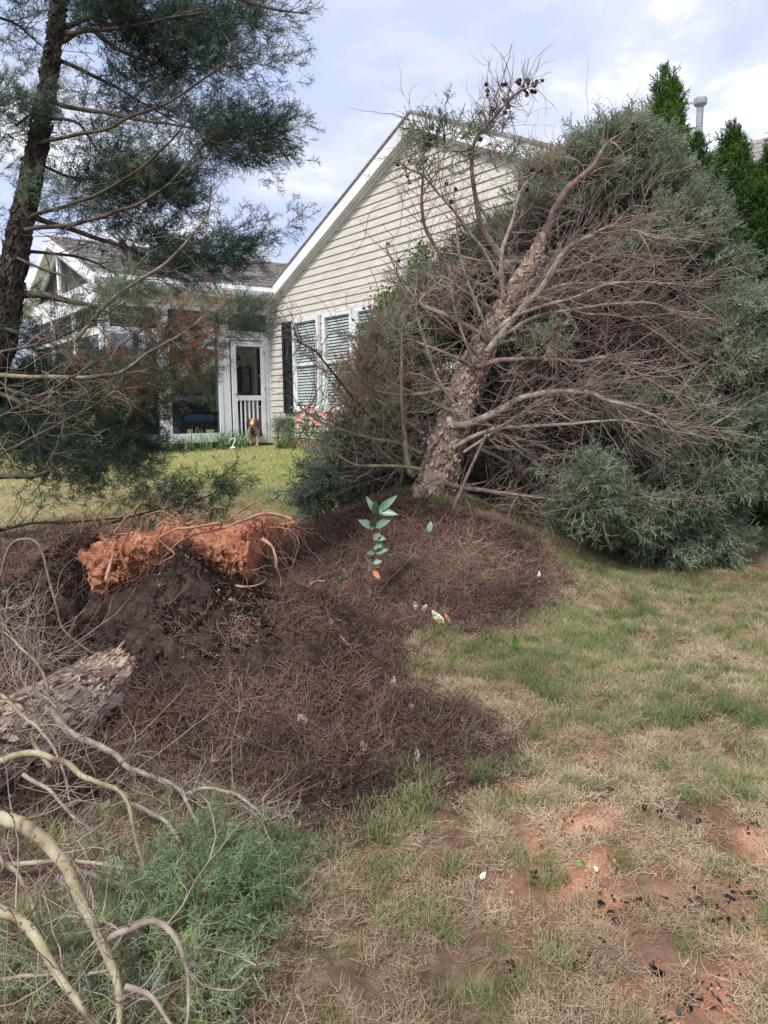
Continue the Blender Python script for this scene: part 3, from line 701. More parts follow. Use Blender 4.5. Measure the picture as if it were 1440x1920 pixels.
def flakes(name, P, r, cnt, smin, smax, mt, parent, seed, lift=.003, ell=1.6, joined=True, face=None, t0=0., t1=1., tilt=.27, skew=.22):
    g = np.random.default_rng(seed); T, A, B = frames(P); mb = MB(); outl = []
    for _ in range(cnt):
        t_ = t0+(t1-t0)*g.random(); k_ = t_*(len(P)-1); i = int(k_); f = k_-i; i2 = min(i+1, len(P)-1)
        c = P[i]*(1-f)+P[i2]*f; rad = r[i]*(1-f)+r[i2]*f; th = g.random()*2*np.pi
        n_ = math.cos(th)*A[i]+math.sin(th)*B[i]
        if face is not None and np.dot(n_, face) < -.25: continue
        s = smin+(smax-smin)*g.random()**2; V, Fc = flake_mesh(g, s, s*ell*(.6+.7*g.random()), .003+.003*g.random())
        n2 = n_+g.normal(0, tilt, 3); n2 /= np.linalg.norm(n2)
        yx = T[i]+g.normal(0, skew, 3); yx -= n2*np.dot(yx, n2); yx /= np.linalg.norm(yx); xx = np.cross(yx, n2)
        W_ = c+n_*(rad+lift+.006*g.random())+V[:, :1]*xx+V[:, 1:2]*yx+V[:, 2:]*n2
        if joined: mb.add(W_, Fc)
        else:
            outl.append(MB().add(W_, Fc).build(name, mt if g.random() < .65 else M['flakered'], parent))
    if joined: return mb.build(name, mt, parent, kind='stuff')
    return outl
SPR = [spray(.15, .0046, 11, 3, .8, s) for s in range(5)]
SPR_F = [spray(.17, .0075, 11, 3, .8, s+20) for s in range(5)]
SPR_N = [spray(.13, .0040, 10, 3, .8, s+40) for s in range(5)]

# ------------------------------------------------------------------ the big leaning tree on its mound
TB = at(803, 962, 6.2)
rt = thing('leaning_cypress_tree', tuple(TB), 'big half uprooted cypress leaning right on the needle mound, inner branches bare', 'tree')
tp = [at(800, 985, 6.22), at(806, 945, 6.2), at(835, 850, 6.2), at(868, 740, 6.25), at(905, 655, 6.3), at(932, 600, 6.35), at(962, 548, 6.4), at(992, 498, 6.43), at(1020, 440, 6.47)]
trunk, TP, TR = bark_body('trunk', tp, [.215, .168, .136, .118, .10, .078, .064, .050, .033], 44, M['bark'], rt, .10, 10)
cv = np.array([-.1, -1, .2])
flakes('bark_flakes', TP, TR, 3200, .007, .024, M['flake'], rt, 3, face=cv, t1=.95)
flakes('bark_flakes', TP, TR, 600, .009, .026, M['flakered'], rt, 4, lift=.0, face=cv)
RB = [  # trace, start width px, depth from, depth to, material
 ([(905,650),(925,610),(960,550),(1000,480),(1029,418),(1060,360),(1111,315),(1137,274),(1183,238)], 29, 6.3, 6.7, 'branchmauve'),
 ([(915,660),(960,600),(1010,545),(1060,470),(1110,440),(1147,428),(1190,433),(1260,455)], 20, 6.1, 5.9, 'branch'),
 ([(960,565),(1000,525),(1034,510),(1080,503),(1142,480),(1214,478)], 15, 6.3, 6.5, 'branchmauve'),
 ([(930,600),(985,560),(1040,540),(1095,531),(1193,531),(1265,534),(1332,539)], 12, 6.3, 6.4, 'branch'),
 ([(925,625),(970,590),(1060,562),(1126,536),(1178,528)], 13, 6.1, 5.9, 'branch'),
 ([(920,640),(960,620),(1008,593),(1111,575),(1214,567),(1260,582),(1300,610)], 11, 6.2, 6.1, 'branch'),
 ([(890,690),(940,676),(990,672),(1084,678),(1140,672),(1190,697),(1259,737),(1296,775)], 14, 6.1, 5.7, 'branchmauve'),
 ([(852,800),(880,795),(940,769),(978,747),(1040,736),(1102,737),(1140,753),(1202,769),(1265,800),(1328,825)], 22, 6.05, 5.6, 'branch'),
 ([(855,840),(890,818),(928,806),(978,800),(1059,797),(1140,789),(1215,797),(1290,820)], 13, 6.05, 5.7, 'branch'),
 ([(905,790),(940,815),(990,850),(1040,875),(1100,895)], 11, 6.3, 6.4, 'branchmauve'),
 ([(865,820),(900,840),(965,875),(1015,888),(1060,884)], 14, 6.3, 6.2, 'branchshade'),
 ([(835,905),(850,912),(915,922),(990,931),(1078,941),(1140,925),(1190,930)], 14, 6.05, 5.8, 'branchmauve'),
 ([(845,915),(870,928),(915,950),(965,962),(1015,963),(1060,958)], 15, 6.2, 6.1, 'branchshade'),
 ([(870,850),(940,800),(1015,756),(1140,719),(1290,684)], 6, 5.95, 5.8, 'branch'),
 ([(930,585),(1010,560),(1100,590),(1190,600),(1300,680),(1350,740)], 9, 6.3, 6.2, 'branch'),
 ([(920,610),(1000,620),(1090,640),(1180,625),(1260,640),(1330,690)], 8, 6.4, 6.3, 'branchmauve'),
 ([(1000,480),(1080,470),(1150,500),(1230,505),(1290,560),(1330,620)], 9, 6.5, 6.4, 'branchmauve'),
 ([(880,740),(960,700),(1050,715),(1130,760),(1190,830),(1240,880)], 9, 6.2, 5.9, 'branchmauve'),
 ([(775,890),(766,875),(757,800),(752,740),(753,640),(760,575)], 15, 6.05, 5.8, 'branchgreen'),
 ([(790,880),(765,875),(700,874),(665,872),(628,850),(607,825),(622,812)], 9, 6.05, 5.7, 'branchgreen'),
 ([(790,850),(746,831),(684,819),(615,797),(577,775),(560,760)], 8, 6.1, 5.9, 'branchgreen'),
 ([(775,800),(746,775),(702,744),(684,700),(690,644),(709,600)], 9, 6.1, 5.8, 'branchgreen'),
 ([(985,545),(975,525),(942,480),(915,440),(900,405),(894,370)], 15, 6.4, 6.5, 'branch'),
 ([(940,560),(927,545),(890,527),(845,500),(815,460),(797,417),(790,370),(793,310),(797,272)], 15, 6.35, 6.2, 'branchmauve'),
 ([(925,590),(915,575),(880,550),(845,527),(820,515),(805,495)], 11, 6.3, 6.0, 'branch'),
 ([(915,640),(902,625),(855,602),(795,575),(775,555),(750,520),(727,470),(725,450)], 13, 6.2, 6.1, 'branch'),
 ([(900,670),(872,640),(825,605),(790,575),(772,558)], 9, 6.1, 6.0, 'branchmauve'),
 ([(890,680),(877,650),(860,600),(845,535),(842,495)], 8, 6.05, 5.9, 'branch'),
 ([(925,640),(910,617),(890,560),(870,500),(855,430),(853,375)], 9, 6.1, 6.0, 'branch'),
 ([(890,695),(875,677),(800,650),(755,636),(725,637)], 10, 6.2, 6.1, 'branch'),
 ([(850,755),(830,725),(805,670),(790,625),(782,580),(800,550),(832,520)], 9, 6.0, 5.8, 'branchgreen'),
 ([(855,735),(830,728),(790,740),(740,740),(702,727),(688,700),(692,678)], 10, 6.1, 5.9, 'branchgreen'),
 ([(845,770),(815,757),(760,730),(722,705),(705,660),(710,625),(717,612)], 8, 6.1, 5.9, 'branchgreen'),
 ([(770,800),(730,757),(690,720),(681,670),(700,632),(717,612)], 8, 6.1, 5.8, 'branchgreen'),
 ([(970,535),(935,480),(905,430),(890,361),(885,298),(895,258),(918,231),(940,207),(975,173),(1018,153)], 13, 6.45, 6.2, 'branchmauve'),
 ([(945,560),(941,490),(957,423),(982,351),(1018,315),(1032,300)], 12, 6.3, 6.3, 'branch'),
 ([(950,540),(905,470),(869,418),(851,393),(824,364),(793,331),(762,315),(740,295)], 8, 6.4, 6.1, 'branch'),
 ([(1040,400),(1061,361),(1111,325),(1137,312)], 9, 6.6, 6.6, 'branch'),
 ([(760,880),(720,850),(670,790),(640,730),(620,690)], 7, 6.2, 6.1, 'branchgreen'),
 ([(770,850),(710,800),(650,730),(590,660),(560,640),(545,600)], 6, 6.2, 6.0, 'branchshade'),
]
branches_r = []
wall_clear = []
for pts, w, Ya, Yb, mn in RB:
    P = wig(pxpath(pts, Ya, Yb), .012, 4.)
    r_ = taper(len(P), w*.5*Ya/F*(.92 if w > 28 else .70), .0028); o = tubes_obj('branch', [(P, r_)], M[mn], rt, 9, rn=.05); branches_r.append(P)
# fine straight twigs fanning out along the limbs
tw = sprout(branches_r[1:18], 620, .3, .95, .0034, (.25, 0, .12), .22, 77, 2, 1.1, .15, .02)
tubes_obj('twigs', tw[::2], M['branchmauve'], rt, 3, 'stuff'); tubes_obj('twigs', tw[1::2], M['twig'], rt, 3, 'stuff')
# dead interior twigs
tw = sprout(branches_r, 620, .18, .75, .0042, (.12, -.1, -.02), .55, 4, 2, .5, .1, .05)
tubes_obj('twigs', tw, M['twig'], rt, 3, 'stuff')
inner = [pxpath(p, 6.6, 7.0) for p in ([(930,600),(1040,600),(1180,640),(1290,720)], [(900,700),(1040,740),(1180,840),(1240,900)], [(960,550),(1080,520),(1220,560),(1330,640)],
        [(880,760),(1000,830),(1120,900)], [(880,720),(780,700),(700,640)], [(900,660),(820,560),(760,520)], [(860,800),(760,800),(650,840)], [(980,520),(960,420),(1010,340)], [(830,860),(720,880),(620,900)])]
tw = sprout(inner, 900, .2, .8, .0040, (.05, -.15, 0), .6, 9, 2, .3, 0, 0)
tubes_obj('twigs', tw[::2], M['twigdark'], rt, 3, 'stuff'); tubes_obj('twigs', tw[1::2], M['branchmauve'], rt, 3, 'stuff')
lft = [branches_r[i] for i in (18, 19, 20, 21, 30, 31, 32, 33, 38, 39)]
tubes_obj('twigs', sprout(lft, 260, .15, .6, .0034, (-.15, 0, .1), .6, 21, 2, .4, .1, .15), M['branchgreen'], rt, 3, 'stuff')
up_ = [branches_r[i] for i in (22, 23, 25, 27, 28, 34, 35, 36)]
tubes_obj('twigs', sprout(up_, 200, .12, .42, .0030, (0, 0, .35), .45, 22, 2, .5, .3, .25), M['twig'], rt, 3, 'stuff')
top = [branches_r[34][26:]]
tubes_obj('twigs', sprout(top, 46, .15, .36, .0036, (-.4, 0, .5), .4, 23, 1, .3, 0, .4)+sprout(top, 40, .08, .26, .003, (.5, 0, -.1), .5, 24, 2, .3, 0, 0), M['branchmauve'], rt, 3, 'stuff')
stick = thing('leaning_dead_stick', tuple(at(843, 968, 5.85)), 'straight reddish dead stick propped against the right side of the leaning trunk', 'stick')
tubes_obj('stick', [(pxpath([(912,815),(878,888),(843,972)], 5.9, 5.85), [.013]*6+[.014]*5)], M['branchmauve'], stick, 7, rn=.05)
# round woody cones
def cone_mesh(r_):
    V, Fc = [], []; n = 8; m_ = 6
    for i in range(m_+1):
        for j in range(n):
            a = np.pi*i/m_; b_ = 2*np.pi*j/n+.4*(i % 2); rr = r_*(1+.16*math.cos(j*2.6+i*2))
            V.append((rr*math.sin(a)*math.cos(b_), rr*math.sin(a)*math.sin(b_), rr*math.cos(a)))
    for i in range(m_):
        for j in range(n): Fc.append((i*n+j, (i+1)*n+j, (i+1)*n+(j+1) % n, i*n+(j+1) % n))
    return V, Fc
cme = mesh_obj('cone', *cone_mesh(.0155), M['cone'], rt, True)
CN = [(912,158),(914,170),(914,178),(943,159),(948,158),(944,186),(952,194),(953,200),(947,211),(970,153),(975,150),(973,156),(981,162),(987,150),(992,151),(991,157),(984,170),(988,174),(999,158),(1002,160),(1006,153),(1017,151),(997,171),(1003,172),(988,178),
      (795,256),(801,252),(812,258),(808,254),(797,262),(818,259),(792,275),(800,270),(805,272),(795,280),(798,302),(790,304),(806,262),(822,245),(810,240),(746,308),(742,303),(758,314),(767,302),(764,330),(768,341),(880,291),(887,293),(901,261),(854,355),(846,378),(771,551),(776,553),(728,457),(748,489),(1000,317),(1006,322),(996,318),(1015,320),(990,327),(975,353),(988,355),(837,344),(1188,232),(1193,236),(1186,240)]
for i, (cx, cy) in enumerate(CN):
    o = cme if i == 0 else cme.copy()
    if i: COL.objects.link(o); o.parent = rt; o.matrix_parent_inverse = cme.matrix_parent_inverse
    yy = 6.25+.1*random.random(); o.location = Vector(at(cx, cy, yy)); s_ = .85+.4*random.random(); o.scale = (s_, s_, s_*1.05)
    o.rotation_euler = (random.random()*3, random.random()*3, 0)
# crown: far, upper and right side still green; lowest tints paint shade inside
FR = []
def add(cx, cy, rx, ry, Y_, dh=.45, tn=.5, dn_=1.): FR.append((cx, cy, rx, ry, Y_, dh, tn, dn_))
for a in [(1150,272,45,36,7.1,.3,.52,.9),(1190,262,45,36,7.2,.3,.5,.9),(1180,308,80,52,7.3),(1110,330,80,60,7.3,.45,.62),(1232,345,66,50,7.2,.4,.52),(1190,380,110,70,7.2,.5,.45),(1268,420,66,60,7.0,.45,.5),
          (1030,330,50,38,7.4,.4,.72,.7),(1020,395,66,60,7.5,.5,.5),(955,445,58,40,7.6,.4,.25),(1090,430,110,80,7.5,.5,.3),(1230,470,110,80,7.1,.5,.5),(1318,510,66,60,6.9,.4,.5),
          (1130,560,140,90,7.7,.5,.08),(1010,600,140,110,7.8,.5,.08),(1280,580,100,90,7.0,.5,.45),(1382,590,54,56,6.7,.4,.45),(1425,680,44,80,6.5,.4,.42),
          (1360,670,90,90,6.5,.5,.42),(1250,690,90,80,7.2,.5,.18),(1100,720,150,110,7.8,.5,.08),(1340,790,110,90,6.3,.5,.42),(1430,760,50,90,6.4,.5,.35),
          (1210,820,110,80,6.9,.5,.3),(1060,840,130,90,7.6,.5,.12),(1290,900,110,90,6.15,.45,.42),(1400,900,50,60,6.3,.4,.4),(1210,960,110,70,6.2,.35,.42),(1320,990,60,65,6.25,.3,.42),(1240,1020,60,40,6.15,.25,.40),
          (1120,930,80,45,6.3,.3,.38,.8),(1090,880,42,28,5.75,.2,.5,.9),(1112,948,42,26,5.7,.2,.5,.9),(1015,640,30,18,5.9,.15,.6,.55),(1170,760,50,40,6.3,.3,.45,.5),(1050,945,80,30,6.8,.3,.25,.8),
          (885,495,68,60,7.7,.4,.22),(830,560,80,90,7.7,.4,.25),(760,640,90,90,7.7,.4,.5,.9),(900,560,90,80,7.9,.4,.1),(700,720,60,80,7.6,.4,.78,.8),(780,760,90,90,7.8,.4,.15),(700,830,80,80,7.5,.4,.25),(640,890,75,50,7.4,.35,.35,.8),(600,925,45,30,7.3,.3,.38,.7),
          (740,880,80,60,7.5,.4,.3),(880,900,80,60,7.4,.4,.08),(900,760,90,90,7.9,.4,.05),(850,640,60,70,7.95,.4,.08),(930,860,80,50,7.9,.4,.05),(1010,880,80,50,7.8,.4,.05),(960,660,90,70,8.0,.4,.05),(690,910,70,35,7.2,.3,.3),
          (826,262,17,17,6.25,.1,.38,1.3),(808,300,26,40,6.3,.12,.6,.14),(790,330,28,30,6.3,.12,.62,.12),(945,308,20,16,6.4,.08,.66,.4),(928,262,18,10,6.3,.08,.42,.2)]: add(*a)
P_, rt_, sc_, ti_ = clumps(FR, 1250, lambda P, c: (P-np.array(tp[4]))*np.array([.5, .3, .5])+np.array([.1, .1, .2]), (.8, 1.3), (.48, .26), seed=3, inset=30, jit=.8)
ok = P_[:, 2] > gz(P_[:, 0], P_[:, 1], False)+.02
qx, qy = proj(P_); ok &= ~((qx < 745) & (qy < 430)) & ~((qx > 850) & (qx < 1020) & (qy < 235))
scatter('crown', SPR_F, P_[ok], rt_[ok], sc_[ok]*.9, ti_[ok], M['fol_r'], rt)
fb = [at(c[0], c[1], c[4]) for c in FR if c[0] > 1000 and c[7] >= .8]
tubes_obj('twigs', sprout([wig(spline([tp[5]+(f-tp[5])*.55, f, f+(f-tp[5])*.12], 5), .02) for f in fb], 500, .15, .5, .0042, (.1, -.35, .1), .5, 31, 2, .6, .3, .05), M['twig'], rt, 3, 'stuff')

# ------------------------------------------------------------------ the standing cypress at the left
LB = at(-60, 1010, 4.95)
lt = thing('standing_cypress_tree', tuple(LB), 'tall dark cypress with rough brown bark standing at the left edge, blue green sprays', 'tree')
lp = [at(-62, 1010, 4.95), at(-35, 800, 4.9), at(-12, 700, 4.87), at(12, 600, 4.85), at(20, 545, 4.85), at(35, 450, 4.85), at(59, 340, 4.85), at(84, 194, 4.85), at(107, 50, 4.85), at(122, -60, 4.85), at(140, -200, 4.85)]
_, LP, LR = bark_body('trunk', lp, [.105, .095, .085, .078, .074, .070, .060, .050, .041, .035, .03], 36, M['barkdark'], lt, .20, 17)
flakes('bark_flakes', LP, LR, 2600, .006, .016, M['barkdark'], lt, 33, lift=-.001, ell=2.6, face=cv)
LBR = [
 ([(120,63),(160,58),(233,51),(340,29),(420,14)], 10, 4.85, 4.6), ([(118,52),(200,20),(300,-10)], 12, 4.85, 4.9), ([(437,-5),(515,19),(583,24)], 6, 4.5, 4.5),
 ([(115,80),(160,53),(214,87),(267,112),(330,125),(400,130)], 11, 4.85, 4.9), ([(100,160),(107,195),(160,205),(214,214),(270,226),(311,233),(403,248),(491,250)], 11, 4.85, 4.7),
 ([(95,110),(140,125),(194,150),(240,175),(282,199),(340,235)], 9, 4.9, 5.0), ([(70,270),(92,265),(194,241),(238,224),(311,194),(369,160),(418,121),(476,80)], 8, 4.8, 4.4),
 ([(60,408),(73,401),(160,374),(253,321),(296,287),(340,243),(369,194)], 9, 4.78, 4.4), ([(50,433),(63,430),(165,413),(243,389),(301,360),(340,321),(389,267),(408,243)], 10, 4.78, 4.35),
 ([(60,400),(78,413),(146,433),(219,459),(292,486),(360,488),(430,470)], 14, 4.9, 5.0), ([(140,640),(224,551),(311,492),(360,444),(389,400),(392,350)], 8, 4.4, 4.3),
 ([(5,555),(60,551),(112,560),(146,570),(190,582),(240,600)], 20, 4.85, 4.8), ([(-20,706),(0,706),(100,706),(185,704),(233,692),(272,665),(340,624),(389,585)], 12, 4.6, 4.3),
 ([(10,612),(24,619),(97,643),(146,682),(194,716),(228,735)], 9, 4.8, 4.6), ([(-20,735),(0,740),(73,770),(146,790),(210,800)], 14, 4.8, 4.7),
 ([(-30,897),(0,895),(63,892),(112,872),(146,850),(180,815)], 15, 4.5, 4.7), ([(-20,998),(0,995),(60,985),(150,977),(230,970),(300,955)], 9, 4.6, 5.1),
 ([(30,235),(60,215),(85,190)], 6, 4.9, 4.85), ([(-10,30),(30,45),(60,70),(84,92)], 5, 4.7, 4.85), ([(90,225),(150,232),(190,290),(250,300)], 6, 4.85, 4.9),
 ([(233,692),(290,700),(345,680)], 4, 4.5, 4.5), ([(0,660),(90,640),(170,600),(250,560)], 5, 4.3, 4.3), ([(-10,790),(80,740),(160,690),(220,650),(290,600)], 5, 4.2, 4.3),
 ([(-10,860),(100,800),(180,760),(260,700)], 5, 4.2, 4.2), ([(0,1080),(20,1020),(60,1010),(80,1040),(90,1080),(110,1140),(120,1180),(160,1215),(180,1225)], 6, 3.75, 3.65),
 ([(20,480),(70,500),(130,520),(170,550)], 6, 4.8, 4.6), ([(60,300),(130,330),(200,340),(280,370)], 6, 4.9, 5.0), ([(40,470),(150,480),(230,520)], 7, 4.9, 5.2),
]
branches_l = []
for i, (pts, w, Ya, Yb) in enumerate(LBR):
    P = wig(pxpath(pts, Ya, Yb), .010, 5.); mt_ = M['branchshade'] if i not in (10, 12, 24) else M['branchdull']
    tubes_obj('branch', [(P, taper(len(P), w*.5*Ya/F*.74, .0025))], mt_, lt, 8, rn=.06); branches_l.append(P)
tubes_obj('twigs', sprout(branches_l, 300, .1, .45, .0032, (.25, -.05, .1), .5, 41, 2, .6, .25, .1), M['branchshade'], lt, 3, 'stuff')
tubes_obj('twigs', sprout([branches_l[i] for i in (10, 12, 13, 14, 15, 16, 21, 22, 23)], 120, .15, .5, .0024, (-.1, -.1, .1), .6, 42, 2, .4, .0, .0), M['twig'], lt, 3, 'stuff')
FL = []
def addl(cx, cy, rx, ry, Y_=4.9, dh=.25, tn=.45, dn_=1.): FL.append((cx, cy, rx, ry, Y_, dh, tn-(.06 if cy < 520 else 0), dn_*(1.9 if cy < 520 else 2.1 if (cy > 660 and cx < 270) else 1.7 if tn > .79 else .95)))  # upper sprays tinted darker, painting their backlit look against the sky
for a in [(300,20,170,45,4.9,.3,.4,1),(450,22,110,28,4.7,.2,.5,.8),(545,22,40,20,4.55,.12,.5,.45),(230,75,90,32,5.0,.3,.3,.9),(340,95,110,36,4.9,.3,.35,1.1),(440,125,75,18,4.7,.2,.45,.9),(505,122,50,10,4.6,.1,.5,.8),(550,122,25,5,4.6,.08,.55,.8),
          (270,125,110,28,5.0,.25,.3,.9),(180,20,70,40,5.1,.2,.4,.7),(300,200,90,30,5.0,.3,.5,.5),(400,225,70,26,4.8,.25,.35,.9),(470,240,55,34,4.7,.2,.4,1),(500,265,38,42,4.65,.15,.42,1),(505,215,28,18,4.65,.1,.5,.6),(440,280,75,30,4.8,.2,.4,1),(370,265,60,32,4.9,.2,.4,.8),
          (200,180,70,50,5.1,.2,.5,.3),(170,260,70,60,5.1,.2,.5,.3),(230,310,80,50,5.0,.25,.45,.8),(300,345,75,40,4.9,.25,.25,1.2),(330,375,50,26,4.8,.2,.3,1),(200,370,80,45,5.0,.25,.45,.9),(270,320,60,40,4.8,.2,.72,.6),
          (255,430,80,24,5.1,.25,.3,.9),(330,460,80,26,5.0,.25,.35,1.1),(400,480,80,24,4.9,.2,.45,1.1),(460,455,60,18,4.85,.15,.5,1.1),(510,435,36,12,4.85,.1,.52,.9),(540,418,18,6,4.85,.08,.55,.8),(350,505,70,20,5.0,.2,.4,1),(290,500,60,25,4.9,.2,.6,.6),
          (230,545,70,28,4.5,.15,.7,1.2),(190,585,90,22,4.5,.15,.66,.9),(450,590,45,34,4.7,.2,.58,1.6),(410,615,45,28,4.7,.2,.5,1.5),(350,600,40,20,4.6,.2,.97,.9),(340,640,50,24,4.7,.2,.92,.9),(300,625,70,30,4.8,.25,.45,1.2),
          (330,680,60,30,4.7,.2,.85,1),(400,645,30,14,4.6,.1,.5,1),(380,665,25,12,4.6,.1,.97,.6),(350,700,40,20,4.6,.2,.6,.8),(290,720,80,34,4.8,.25,.8,1.1),(240,760,80,34,4.8,.25,.88,.8),(270,775,60,34,4.9,.25,.3,1.3),
          (90,640,90,50,5.1,.3,.4,1.0),(60,720,90,50,5.1,.3,.4,1.3),(150,700,80,50,5.0,.3,.6,1.1),(40,800,80,60,5.0,.3,.3,1.4),(150,790,90,50,4.9,.3,.45,1.4),(100,850,120,36,4.8,.3,.3,1.3),(220,830,80,36,4.8,.25,.3,1.4),(230,880,60,24,4.7,.2,.45,1.1),(175,690,30,30,4.7,.1,.95,.5),
          (170,900,80,18,4.8,.2,.35,.8),(250,915,30,16,4.8,.1,.4,.8),(75,920,30,22,4.7,.1,.4,.5),(40,560,50,40,5.1,.2,.4,.4),(120,590,50,30,5.0,.2,.5,.6),
          (120,400,30,16,4.7,.1,.75,.6),(60,350,30,24,4.75,.1,.76,.9),(65,385,18,16,4.75,.08,.76,.9),(35,200,55,34,4.75,.15,.6,1.1),(20,240,40,24,4.8,.15,.35,1.1),(60,160,45,22,4.8,.15,.62,.5),(50,20,70,26,4.8,.2,.55,.6),(100,12,45,14,4.75,.1,.55,.8),(20,90,40,40,5.0,.2,.55,.25),(15,320,30,30,5.0,.2,.5,.3),(10,420,20,40,5.0,.2,.4,.3),
          (330,935,80,24,5.9,.2,.4,1.2),(400,915,50,26,5.9,.2,.45,1.2),(430,893,26,22,5.9,.1,.45,.9),(270,950,70,18,5.8,.2,.45,1),(350,970,90,14,5.8,.2,.35,.9)]: addl(*a)
P_, r_, s_, t_ = clumps(FL, 1250, lambda P, c: np.array([1.0, 0, .28])+0*P, (.36, .72), (.22, .2), seed=5, inset=24, jit=.82)
qx, qy = proj(P_); ok = (qx < 585) & ~((qx > 425) & (qx < 520) & (qy > 640) & (qy < 850))
scatter('crown', SPR, P_[ok], r_[ok], s_[ok], t_[ok], M['fol_l'], lt)
tubes_obj('branch', [(pxpath([(180,990),(260,965),(330,950),(400,925),(450,890)], 5.5, 5.9), taper(21, .008, .002))], M['branchshade'], lt, 6)

# ------------------------------------------------------------------ the fallen tree bottom left: trunk, lifted soil plate, clay, roots, branches
FB = at(190, 1300, 3.55)
ft = thing('fallen_cypress_tree', tuple(FB), 'uprooted fallen cypress at lower left with lifted plate of dark soil and orange clay', 'tree')
fp = [at(235, 1262, 3.75), at(195, 1290, 3.62), at(140, 1325, 3.42), at(70, 1365, 3.22), at(-10, 1410, 3.02), at(-130, 1480, 2.75), at(-300, 1600, 2.4)]
_, FP, FRd = bark_body('trunk', fp, [.13, .155, .165, .168, .17, .17, .165], 48, M['bark'], ft, .14, 12)
fc = np.array([.2, -.7, .7])
flakes('bark_flake', FP, FRd, 270, .010, .022, M['flake'], ft, 12, lift=.004, ell=3.4, tilt=.16, skew=.10, joined=False, face=fc, t0=.05, t1=.78)
flakes('bark_flakes', FP, FRd, 1200, .006, .014, M['flake'], ft, 13, lift=.001, ell=3.6, tilt=.2, skew=.10, face=fc, t0=.0, t1=.8)
flakes('bark_flakes', FP, FRd, 260, .006, .014, M['flakered'], ft, 14, lift=.004, ell=3.2, tilt=.2, skew=.12, face=fc, t0=.0, t1=.8)
# soil plate (skin over the ground, sunk into it round the edge)
px_ = np.arange(-2.95, .35, .018); py_ = np.arange(2.9, 4.95, .018); PX, PY = np.meshgrid(px_, py_)
hh = plate_h(PX, PY); lump = .5+.5*sst(.03, .2, hh)
PZ = gz(PX, PY, False)+hh*(1+.10*fbm2(PX, PY, 2.6, 3))+lump*(.045*fbm2(PX, PY, 6, 3)+.030*fbm2(PX, PY, 19, 4, .65))*sst(.02, .15, hh) - .05*(1-sst(.0, .06, hh))
q3 = np.stack([PX, PY, PZ], -1); shv = .05*sst(.1, .3, hh)
q3[..., 1] += shv*fbm(q3+9, 5, 3); q3[..., 0] += shv*fbm(q3+23, 5, 3)
nx, ny = len(px_), len(py_); ii = np.arange(ny-1)[:, None]*nx+np.arange(nx-1)[None, :]
pf = np.stack([ii, ii+1, ii+1+nx, ii+nx], -1).reshape(-1, 4); keep = (hh.ravel()[pf] > .004).any(1)
soil = mesh_obj('soil_plate', q3.reshape(-1, 3), pf[keep], M['soil'], ft, True)
# crumbs of soil on it
g = np.random.default_rng(77)
def clod(seed, r_=1.):
    gg = np.random.default_rng(seed); V = []; Fc = []; n, m_ = 7, 5
    for i in range(m_+1):
        for j in range(n):
            a = np.pi*i/m_; b_ = 2*np.pi*j/n; V.append((math.sin(a)*math.cos(b_), math.sin(a)*math.sin(b_), math.cos(a)*.8))
    V = np.array(V)*np.array([1.2, .9, .8]); V = V+.0*V; V *= (1+.55*fbm(V+seed*3.1, 1.9, 3))[:, None]*r_; V[:, :] = np.where(np.abs(V) > .62*r_, np.sign(V)*(.62*r_+.35*(np.abs(V)-.62*r_)), V)
    for i in range(m_):
        for j in range(n): Fc.append((i*n+j, (i+1)*n+j, (i+1)*n+(j+1) % n, i*n+(j+1) % n))
    return V, np.array(Fc)
CLODS = [clod(s) for s in range(6)]
sx = g.uniform(-2.3, .1, 9000); sy = g.uniform(3.05, 4.4, 9000); ph = plate_h(sx, sy); k_ = (ph > .12) & (fbm2(sx, sy, 2, 3, z=3) > -.15)
sx, sy, ph = sx[k_], sy[k_], ph[k_]
scatter('soil_crumbs', CLODS, np.stack([sx, sy, gz(sx, sy, False)+ph*1.0+.0*sx], -1), g.random((len(sx), 3))*6, .004+.011*g.random(len(sx))**3, g.random(len(sx)), M['soil'], ft)
# clay wall: a crumbly torn ridge standing behind the dark plate
CL = [(-.0, 118, 1012, 1110), (0, 150, 1000, 1150), (0, 200, 1000, 1130), (0, 245, 1003, 1090), (0, 290, 998, 1070), (0, 335, 990, 1060), (0, 380, 984, 1085), (0, 430, 976, 1112), (0, 470, 978, 1085), (0, 495, 977, 1040), (0, 520, 976, 1004), (0, 540, 976, 990), (0, 552, 978, 984)]
cs = []
for i, (_, x_, t_, b_) in enumerate(CL):
    Yc = 4.42+.10*math.sin(i*1.3)+(.12 if x_ > 480 else 0); T1, B1 = at(x_, t_, Yc), at(x_, b_, Yc); cs.append(((T1+B1)/2, (T1[2]-B1[2])/2))
cc = spline([c for c, _ in cs], 22); rz = np.interp(np.linspace(0, 1, len(cc)), np.linspace(0, 1, len(cs)), [h_ for _, h_ in cs])
sides = 90; th = np.arange(sides)*2*np.pi/sides
ry = np.minimum(.17, rz*1.1); tip = sst(0, .12, rz)
V = cc[:, None, :]+np.stack([0*th[None, :]*rz[:, None], np.cos(th)[None, :]*ry[:, None], np.sin(th)[None, :]*rz[:, None]], -1)
V = V.reshape(-1, 3); cen = np.repeat(cc, sides, 0); d = V-cen; d /= np.linalg.norm(d, axis=1)[:, None]+1e-9
big = fbm(V, 4.5, 2); med = np.abs(fbm(V+3, 11, 4, .65)); V = V+d*((.085*big-.050*med+.013*fbm(V, 38, 3)+.0)*np.repeat(.25+.75*tip, sides))[:, None]+np.stack([.02*fbm(V+40, 9, 2), 0*big, .028*fbm(V*np.array([1,0,0])+12, 5, 3)*np.repeat(tip, sides)], -1)
